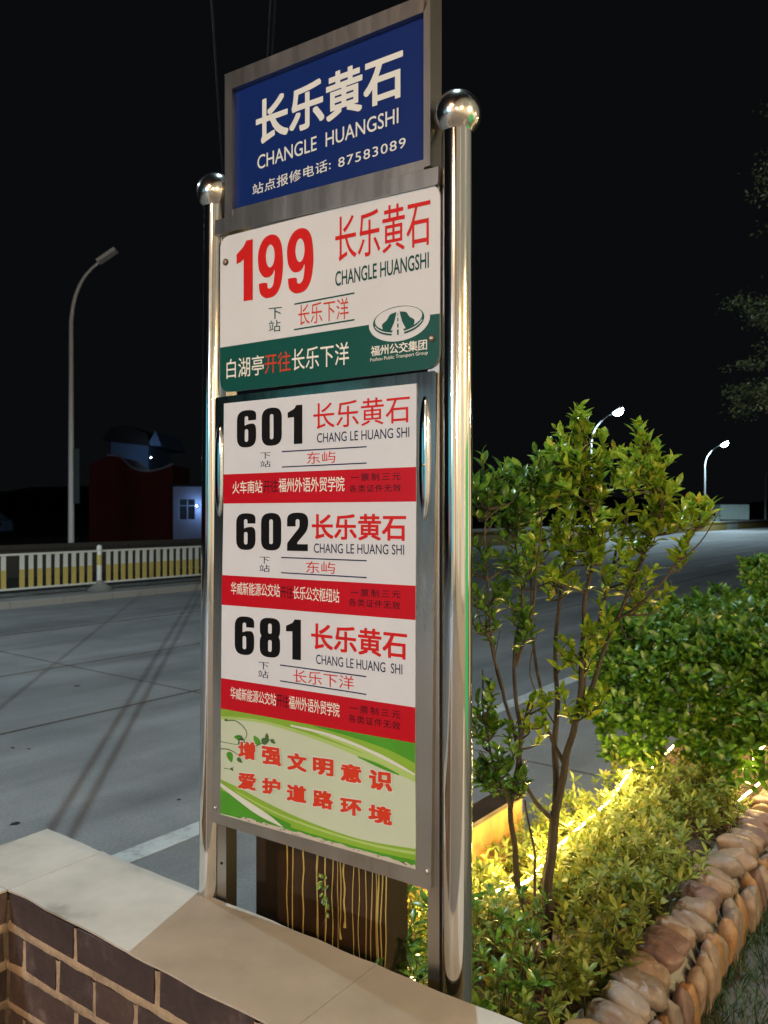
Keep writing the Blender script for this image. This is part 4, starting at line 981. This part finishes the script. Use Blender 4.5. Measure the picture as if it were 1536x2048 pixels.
def street_lamp(label, loc, height, arm, az, lit=None, rpost=.09, rad=.09, glass=.10, paint=None):
    pm = paint or M['lampgrey']
    root = empty('street_lamp', loc); tag(root, label, 'street lamp', 'street lamps along the road')
    d = Vector((math.cos(az), math.sin(az), 0)); h0 = height-1.95
    pts = [Vector((0, 0, 0)), Vector((0, 0, h0*.5)), Vector((0, 0, h0))]+[Vector((0, 0, h0))+d*arm*x_+Vector((0, 0, z_)) for x_, z_ in ((.06, .45), (.18, .85), (.40, 1.25), (.68, 1.55), (1, 1.78))]
    pts = pts[:3]+smoothpath(pts[2:], 4)[1:]
    n_ = len(pts); b = bmesh.new(); tube(b, pts, [rpost, rpost*.85]+[rpost*(.66-.26*i/(n_-3)) for i in range(n_-2)], 12); obj('pole', b, pm, root, smooth=True)
    tl_ = min(.6, math.atan2(.23, .32*arm)) if arm < 2.5 else .12
    e_ = pts[-1]; ex = d*math.cos(tl_)+Vector((0, 0, math.sin(tl_)))
    Mx = Matrix.Translation(e_+ex*.26) @ Matrix.Rotation(az, 4, 'Z') @ Matrix.Rotation(-tl_, 4, 'Y')
    b = bmesh.new(); box(b, -.32, .32, -.14, .14, -.03, .07, Mx); hd = obj('lamp_head', b, pm, root, bevel=.04, seg=3)
    if lit:
        b = bmesh.new(); bmesh.ops.create_uvsphere(b, u_segments=20, v_segments=10, radius=1)
        for v in b.verts: v.co = Mx @ Vector((v.co.x*.34, v.co.y*.19, -.032+min(0, v.co.z)*glass))
        o = obj('lamp_glass', b, mat('lit_lamp_glass', (1, 1, 1), .5, emit=lit[1], strength=lit[2]), hd, smooth=True)
        l = bpy.data.lights.new('lamp_light', 'SPOT'); l.energy = lit[0]; l.color = lit[1]; l.shadow_soft_size = rad; l.spot_size = math.radians(165); l.spot_blend = .35
        lo = bpy.data.objects.new('lamp_light', l); C.objects.link(lo); lo.location = Vector(loc)+e_+ex*.26+Vector((0, 0, -.10-glass))
    return root
AR = math.atan2(RX, -RY)  # towards the road from the far kerb is +n
toN = math.atan2(-RX, RY); toR = math.atan2(RX, -RY)
COOL = (.66, .90, 1.0)
# unlit lamp at the left, with a hanging board
lp = Vector((-9.15, 23.4, 0))
ul = street_lamp('unlit curved-arm street lamp with a small board on its pole, left of the sign', lp, 9.15, .85, 0.0, paint=mat('brightened_lamp_paint', (.62, .64, .66), .5))  # paint lightened to stand in for light that misses this pole
b = bmesh.new(); box(b, .07, .25, -.03, .03, 1.9, 3.5); bo = obj('pole_board', b, mat('pole_board_print', (.015, .03, .035), .5), ul, bevel=.01)
for z in (1.95, 3.5):
    b = bmesh.new(); box(b, .0, .08, -.02, .02, z, z+.06); obj('bracket', b, M['lampgrey'], bo)
MV = Vector((RY, -RX, 0))
for (hx, hy, h_, arm, pw, lab) in ((14.45, 49.5, 8.0, 1.5, 5200, 'lit street lamp whose white head shines just above the small tree'), (29.5, 69.4, 7.7, 1.4, 6500, 'lit street lamp farther off, left of the hanging tree branches')):
    street_lamp(lab, Vector((hx, hy, 0))-MV*(arm+.22), h_, arm, toN, (pw, COOL, 45), .10, glass=.32)
street_lamp('street lamp pole at the right edge of the view, near the parapet', (42.9, 90, 0), 7.3, 1.6, 0, None, .15)
# lamp standing beside the bed, its arm over the road: lights wall top, hedge and road
KEY = Vector((.15, 3.5, 9.0))
kl = Vector((2.75, 1.75, .12))
dd = (KEY-kl); dd.z = 0
street_lamp('tall street lamp beside the bed whose arm reaches out over the road above the sign', kl, 9.15, dd.length-.35, math.atan2(dd.y, dd.x), (1450, COOL, 60), .1, rad=.012)
street_lamp('street lamp on the median beyond the left edge of the view', RN(2.2, -13.9, .1), 8.4, 2.0, toN, (1150, (.74, .92, 1.0), 60), .1)

# twin overhead cable crossing above the road; its shadow falls on the slabs
for off, lab in ((0, 'left strand of the thin twin overhead cable crossing the road above the sign'), (.040, 'right strand of the thin twin overhead cable crossing the road above the sign')):
    b = bmesh.new(); tube(b, [(-.425+off-.175*(y-3.73), y, 6+.0006*(y-20)**2*0) for y in (-14, -4, 0, 3, 6, 9, 14, 20, 40)], .0085, 8)
    tag(obj('overhead_cable', b, mat('cable_sheath', (.015, .015, .017), .6), smooth=True), lab, 'cable', 'overhead cables')
b = bmesh.new(); tube(b, [(-.9-.175*(y-3.73), y, 5.6) for y in (-14, 0, 6, 14, 40)], .009, 8)
tag(obj('overhead_cable', b, mat('cable_sheath', (.015, .015, .017), .6), smooth=True), 'single overhead cable left of the twin pair, above the blue board corner', 'cable', 'overhead cables')

# house across the road
M['maroon'] = mat('maroon_wall', (.11, .016, .02), .85); bump(M['maroon'], 4, .5, .02, 'World')
M['bluewall'] = mat('blue_painted_wall', (.12, .20, .36), .8); M['palewall'] = mat('pale_blue_wall', (.30, .38, .62), .8)
M['tiles'] = mat('roof_tiles', (.02, .02, .022), .8)
h1 = empty('house', (-14.318, 46, 0.184)); tag(h1, 'dim maroon house wall with a sagging white-edged parapet across the road', 'house')
def hb(root, name, pts, y0, y1, m):
    b = bmesh.new(); prism(b, [(p[0]-root.location.x, p[1]-root.location.z) for p in pts], y0-root.location.y, y1-root.location.y); return obj(name, b, m, root)
def XZ(p): return (p[0], p[2])
top = [XZ((-15.899, 46, 4.87)), XZ((-15.18, 46, 4.784)), XZ((-14.547, 46, 4.209)), XZ((-13.743, 46, 3.95)), XZ((-12.88, 46, 4.065)), XZ((-12.161, 46, 4.352))]
sm_top = [(v.x, v.y) for v in smoothpath([(p[0], p[1], 0) for p in top], 5)]
hb(h1, 'wall', [XZ((-16.963, 46, -0.104)), XZ((-12.104, 46, -0.104))]+sm_top[::-1]+[XZ((-16.963, 46, 4.352))], 46, 50, M['maroon'])
tr = [(p[0], p[1]+.10) for p in sm_top]
hb(h1, 'parapet_trim', sm_top+tr[::-1], 45.9, 46.25, M['palewall'])
hb(h1, 'string_course', [XZ((-14.318, 46, 3.605)), XZ((-11.96, 46, 3.634)), XZ((-11.96, 46, 3.72)), XZ((-14.318, 46, 3.691))], 45.85, 46.0, M['maroon'])
h2 = empty('house', (-16.639, 54, 0.097)); tag(h2, 'house with a pale blue gable wall and dark tiled roof rising behind the maroon wall', 'house')
hb(h2, 'wall', [XZ((-18.427, 54, 0.097)), XZ((-15.896, 54, 0.097)), XZ((-15.896, 54, 6.172)), XZ((-18.427, 54, 6.51))], 54, 60, M['bluewall'])
hb(h2, 'roof', [XZ((-18.832, 54, 6.442)), XZ((-15.66, 54, 6.071)), XZ((-15.863, 54, 6.915)), XZ((-17.077, 54, 7.455)), XZ((-18.293, 54, 7.252))], 53.4, 60.5, M['tiles'])
hb(h2, 'gable', [XZ((-15.863, 54, 6.105)), XZ((-14.918, 54, 6.105)), XZ((-15.322, 54, 7.117))], 53.6, 60.4, M['bluewall'])
h3 = empty('house', (-10.89, 44, 0.11)); tag(h3, 'small pale blue building with a dark window beside the left steel post', 'house')
def wallwin(root, x0, x1, y0, y1, wx0, wx1, wy0, wy1, dz, m):
    for i, (a, c, e_, f_) in enumerate(((x0, wx0, y0, y1), (wx1, x1, y0, y1), (wx0, wx1, wy0, y1), (wx0, wx1, y0, wy1))):
        hb(root, 'wall', [(a, e_), (c, e_), (c, f_), (a, f_)], dz, dz+3 if i < 2 else dz+.25, m)
def PX(x, d): return (x-768)/1600*d
def PZ(y, d): return 1.65+(1024-y)/1600*d
wallwin(h3, PX(346, 44), PX(430, 44), PZ(1078, 44), PZ(972, 44), PX(358, 44), PX(390, 44), PZ(998, 44), PZ(1040, 44), 44, M['palewall']) if False else None
x0, x1, z0, z1 = -11.6, -9.2, .1, 3.05; wx0, wx1, wz0, wz1 = -11.28, -10.4, 1.25, 2.35
for a, c, e_, f_ in ((x0, wx0, z0, z1), (wx1, x1, z0, z1), (wx0, wx1, z0, wz0), (wx0, wx1, wz1, z1)): hb(h3, 'wall', [(a, e_), (c, e_), (c, f_), (a, f_)], 44, 44.25, M['palewall'])
wn = hb(h3, 'window', [(wx0, wz0), (wx1, wz0), (wx1, wz1), (wx0, wz1)], 44.16, 44.2, mat('dark_glass', (.01, .012, .02), .1))
for p in ([(wx0, 1.98), (wx1, 1.98), (wx1, 2.02), (wx0, 2.02)], [(-10.86, wz0), (-10.82, wz0), (-10.82, wz1), (-10.86, wz1)]):
    b = bmesh.new(); prism(b, [(q_[0]-h3.location.x, q_[1]-h3.location.z) for q_ in p], 44.1-h3.location.y, 44.15-h3.location.y); obj('glazing_bar', b, M['palewall'], wn)
hb(h3, 'roof', [(x0-.2, z1), (x1+.2, z1), (x1+.2, z1+.14), (x0-.2, z1+.14)], 43.7, 47, M['tiles'])
hb(h3, 'side_wall', [(x1-.25, z0), (x1, z0), (x1, z1), (x1-.25, z1)], 44.26, 47, M['palewall'])
for loc, pw, lab in (((-10.25, 43.75, 1.98), 11, 'tiny bluish-white lamp shining in front of the dark window across the road'), ((-9.85, 43.6, 1.7), 10, 'tiny white lamp low beside the left steel post, across the road'), ((-15.2, 52.2, 5.2), 36, 'added small bluish lamp that brightens the pale blue gable')):  # the last one, by the gable, is added only to brighten that wall
    wl = empty('wall_lamp', loc); tag(wl, lab, 'lamp')
    b = bmesh.new(); lathe(b, [(0, -.06), (.05, -.04), (.06, .01), (.03, .05), (0, .06)], 0, 0, 0, 12); obj('bulb', b, mat('bulb_glow', (1, 1, 1), .5, emit=(.6, .8, 1), strength=12 if pw < 30 else 1), wl, smooth=True)
    b = bmesh.new(); box(b, -.02, .02, .05, .35 if pw > 30 else .22, -.02, .02); obj('bracket', b, M['lampgrey'], wl)
    point('lamp_light', (loc[0], loc[1]-.15, loc[2]), pw, (.45, .68, 1.0), .05)
# parked vehicle end at the left edge
cv = empty('parked_car', (-19.25, 40, 0.35)); tag(cv, 'rear end of a pale blue car parked beyond the parapet at the left edge', 'car')
cl = cv.location
M['carp'] = mat('blue_car_paint', (.08, .16, .28), .4)
b = bmesh.new(); prism(b, [(-3.2, .35), (.30, .35), (.33, .62), (.28, .85), (.10, .95), (-.35, 1.32), (-1.7, 1.42), (-2.5, 1.0), (-3.1, .9), (-3.25, .6)], -.8, .8); obj('body', b, M['carp'], cv, bevel=.05, seg=2)
b = bmesh.new(); prism(b, [(-.30, 1.24), (.02, .97), (-.2, .95), (-.5, 1.2)], -.83, .83); obj('window', b, mat('car_glass', (.01, .012, .015), .05), cv)
b = bmesh.new(); box(b, .24, .36, -.72, -.5, .62, .78); obj('tail_light', b, mat('tail_light_lens', (.08, .01, .01), .2), cv)
for x in (-.5, -2.6):
    b = bmesh.new(); tube(b, [(x, -.82, .32), (x, -.6, .32)], .32, 20); w_ = obj('wheel', b, M['rubber'], cv)
    b = bmesh.new(); tube(b, [(x, -.84, .32), (x, -.81, .32)], .18, 16); obj('rim', b, M['lampgrey'], w_)
# box truck beyond the parapet, right
bt = empty('box_truck', (36.435, 84, -0.03)); tag(bt, 'pale grey-green box truck parked beyond the parapet under the far lamp', 'truck')
M['truck'] = mat('truck_box', (.30, .36, .34), .6)
b = bmesh.new(); box(b, -1.55, 1.45, -1, 1.2, .9, 2.1+.35); o = obj('cargo_box', b, M['truck'], bt, bevel=.04)
for k in range(5):
    b = bmesh.new(); box(b, -1.4+.58*k, -1.32+.58*k, -1.04, -1.0, .95, 2.4); obj('rib', b, M['truck'], o)
b = bmesh.new(); prism(b, [(-2.9, .5), (-1.6, .5), (-1.6, 1.9), (-2.4, 1.9), (-2.85, 1.3)], -.9, 1.1); obj('cab', b, M['truck'], bt, bevel=.05)
b = bmesh.new(); prism(b, [(-2.7, 1.3), (-2.0, 1.3), (-2.0, 1.75), (-2.35, 1.75)], -.93, -.90); obj('window', b, M['black'], bt)
for x in (-2.3, .7):
    b = bmesh.new(); tube(b, [(x, -1.0, .45), (x, -.7, .45)], .45, 18); obj('wheel', b, M['rubber'], bt)

# overhanging tree, top right; its trunk stands outside the view
def big_tree(base, label):
    rnd = random.Random(17); root = empty('leafy_tree', base); tag(root, label, 'tree'); B = Vector(base)
    b = bmesh.new(); tube(b, [(0, 0, 0), (.1, 0, 1.2), (.05, .1, 2.6), (-.1, .1, 3.6)], [.17, .14, .12, .08], 10); obj('trunk', b, M['bark'], root, smooth=True)
    P, D, Nn, Sz = [], [], [], []; lb = bmesh.new()
    cl_ = [(-1.15, 0, 2.95, .50), (-1.25, .2, 3.75, .42), (-.9, -.2, 4.5, .5), (-.3, 0, 3.6, .9), (.5, .2, 3.9, 1.0), (.2, 0, 4.9, 1.0), (-.75, 0, 3.1, .6), (1.0, -.3, 3.2, .8), (-1.5, 0, 2.75, .22), (-1.1, .1, 5.2, .4)]
    for (x, y, z, s) in cl_:
        tube(lb, [(0, 0, 2.3), (x*.5, y*.5, z*.5+1.2), (x, y, z)], [.06, .035, .01], 6)
        for _ in range(int(52*s)+10):
            v = Vector((rnd.gauss(0, .5), rnd.gauss(0, .5), rnd.gauss(0, .34)))*s; q0 = Vector((x, y, z))+v
            for i in range(34):
                q_ = q0+Vector((rnd.gauss(0, .085), rnd.gauss(0, .085), rnd.gauss(0, .035))); P.append(tuple(B+q_)); D.append((rnd.gauss(0, 1), rnd.gauss(0, 1), rnd.gauss(-.3, .3))); Nn.append((rnd.gauss(0, .5), rnd.gauss(0, .5), 1)); Sz.append(rnd.uniform(.035, .06))
    obj('branches', lb, M['bark'], root, smooth=True)['kind'] = 'stuff'
    foliage(root, T_BL, P, D, Nn, np.array(Sz), M['bigleaf'], 0)
big_tree((5.38, 8.3, .1), 'dim broad tree whose branches hang into the view at the upper right')

# low hill behind everything
b = bmesh.new(); prev = None
for i in range(60):
    x = -260+9.5*i; h = 9+9*noise.noise(Vector((x*.012, 0, 0)))+2*noise.noise(Vector((x*.05, 4, 0)))
    ring = [b.verts.new((x, 270, -1)), b.verts.new((x, 285, h*.6)), b.verts.new((x, 310, h)), b.verts.new((x, 360, -1))]
    if prev:
        for k in range(3): b.faces.new([prev[k], ring[k], ring[k+1], prev[k+1]])
    prev = ring
tag(obj('hills', b, M['dark'], smooth=True), kind='structure')

# ------------------------------------------------------------------ the street behind the viewer, seen in the polished posts
M['beige'] = mat('beige_render', (.42, .36, .26), .8); bump(M['beige'], 6, .3, .02, 'World')
def lit(name, col, s): return mat(name, (.02, .02, .02), .5, emit=col, strength=s)
sh = empty('shop_row', RN(0, 4.6, .12)); tag(sh, 'beige shop row with lit windows along the pavement, to the right of the viewer', 'building')
def shb(name, r0, r1, n0, n1, z0, z1, m, parent=None):
    b = bmesh.new(); boxRN(b, r0, r1, n0, n1, z0, z1); o = obj(name, b, m, parent or sh)
    if parent is None: o.location = -sh.location
    return o
shb('wall', -12, 16, 4.6, 8, 0, 10.5, M['beige'])
for r0 in (-10.5, -6.2, -1.5, 3.2, 7.8, 12):
    w = shb('window', r0, r0+2.6, 4.56, 4.595, .9, 2.7, lit('lit_shop_window', (1, .86, .62), .8 if r0 < 3 else 1.4))
    shb('frame', r0+1.27, r0+1.33, 4.53, 4.558, .9, 2.7, M['tube'], w)
    for z0 in (4.1, 6.7):
        w = shb('window', r0-.6, r0+3.0, 4.56, 4.595, z0, z0+1.9, lit('lit_upper_window', (1, .90, .66), .28))
        for f_ in (.6, 1.8): shb('frame', r0+f_-.03, r0+f_+.03, 4.53, 4.558, z0, z0+1.9, M['tube'], w)
shb('awning', -12, 16, 4.1, 4.595, 3.4, 3.52, M['beige'])
for r0 in (-7.5, -2.6, 1.4, 5.6, 10):
    w = shb('wall_lamp', r0-.12, r0+.12, 4.35, 4.59, 3.0, 3.2, lit('wall_lamp_glow', (1, .82, .55), 8))
    point('wall_lamp_light', RN(r0, 3.9, 3.05), (520 if r0 > 0 else 330) if r0 < 4 else 70, (1, .76, .46), .1)
def led_board(loc, rz, w, z0, z1, col, st, label):
    r_ = empty('light_board', loc, rz); tag(r_, label, 'light board')
    b = bmesh.new(); box(b, -w/2, w/2, -.04, .04, z0, z1); obj('glowing_panel', b, lit('glowing_panel', col, st), r_)
    for x in (-w/2-.03, w/2+.03):
        b = bmesh.new(); box(b, x-.028, x+.028, -.05, .05, 0, z1+.05); obj('leg', b, M['tube'], r_)
led_board((3.35, .35, .12), PI/2+.3, 1.8, .25, 1.95, (.03, 1, .25), .5, 'green glowing board on the pavement to the right of the sign')
led_board((3.9, 2.6, .12), PI/2-.25, .55, .3, 2.6, (1, .72, .20), 1.3, 'amber glowing board on the pavement beyond the green one')
sq = empty('roadside_kiosk', (-25, -10.5, .0), math.radians(-66)); tag(sq, 'kiosk with cyan and blue light boxes across the road, behind the viewer to the left', 'kiosk')
for nm, x0, x1, z0, z1, m_ in (('wall', -4.5, 4.5, 0, 6.5, M['beige']),): 
    b = bmesh.new(); box(b, x0, x1, -3, -.02, z0, z1); obj(nm, b, m_, sq)
for x0, x1, z0, z1, c_, st in ((-4.3, -1.2, 2.2, 5.8, (.03, .62, .66), .9), (-1.0, 1.6, 3.0, 5.6, (.30, .50, .70), .9), (-1.0, 4.3, .6, 2.6, (.35, .52, .62), .5), (1.9, 4.3, 3.0, 5.2, (.04, .55, .62), .7), (-4.3, -1.4, .7, 1.8, (.75, .15, .25), .5)):
    b = bmesh.new(); box(b, x0, x1, 0, .12, z0, z1); obj('light_box', b, lit('light_box', c_, st), sq)
k2 = empty('corner_shop', RN(-12.5, 0, .12)); tag(k2, 'corner shop down the pavement with a warm window and cyan light box', 'building')
def kb(name, r0, r1, n0, n1, z0, z1, m, parent=None):
    b = bmesh.new(); boxRN(b, r0, r1, n0, n1, z0, z1); o = obj(name, b, m, parent or k2)
    if parent is None: o.location = -k2.location
    return o
kb('wall', -16, -12.5, -4.2, 4.5, 0, 8.5, M['beige'])
kb('window', -12.5+.01, -12.46, .4, 4.0, .6, 3.6, lit('warm_window', (1, .64, .38), .95))
kb('window', -12.5+.01, -12.46, .4, 2.6, 4.4, 7.6, lit('warm_window', (1, .62, .36), .6))
kb('light_box', -12.5+.01, -12.3, -2.5, -.5, .9, 3.9, lit('cyan_light_box', (.05, .75, .8), .9))
kb('light_box', -12.5+.01, -12.35, -3.7, -2.7, .6, 4.4, lit('blue_light_box', (.25, .5, .7), .45))
def pole_lamp(label, loc, h, lit_, ):
    root = empty('post_lamp', loc); tag(root, label, 'street lamp')
    b = bmesh.new(); tube(b, [(0, 0, 0), (0, 0, h-.2)], .05, 12); obj('pole', b, M['lampgrey'], root, smooth=True)
    b = bmesh.new(); lathe(b, [(0, h-.2), (.06, h-.2), (.15, h-.12), (.15, h+.02), (.05, h+.12), (0, h+.12)], 0, 0, 0, 20); obj('lantern', b, lit('lantern_glow', lit_[1], 12), root, smooth=True)
    d = Vector((-loc[0], 1.5-loc[1], 0)).normalized()
    point('lantern_light', Vector(loc)+Vector((0, 0, h-.05))+d*.3, lit_[0], lit_[1], .1)
    return root
# the pole stands under its lantern; the lantern light sits just in front of it
pole_lamp('warm sodium post lamp on the pavement behind the viewer', RN(-4.6, -.35, .12), 4.3, (540, (1, .57, .32)))
pole_lamp('neutral white post lamp farther back along the kerb', RN(-9.5, -2.4, .12), 3.4, (1300, (.84, .93, 1.0)))
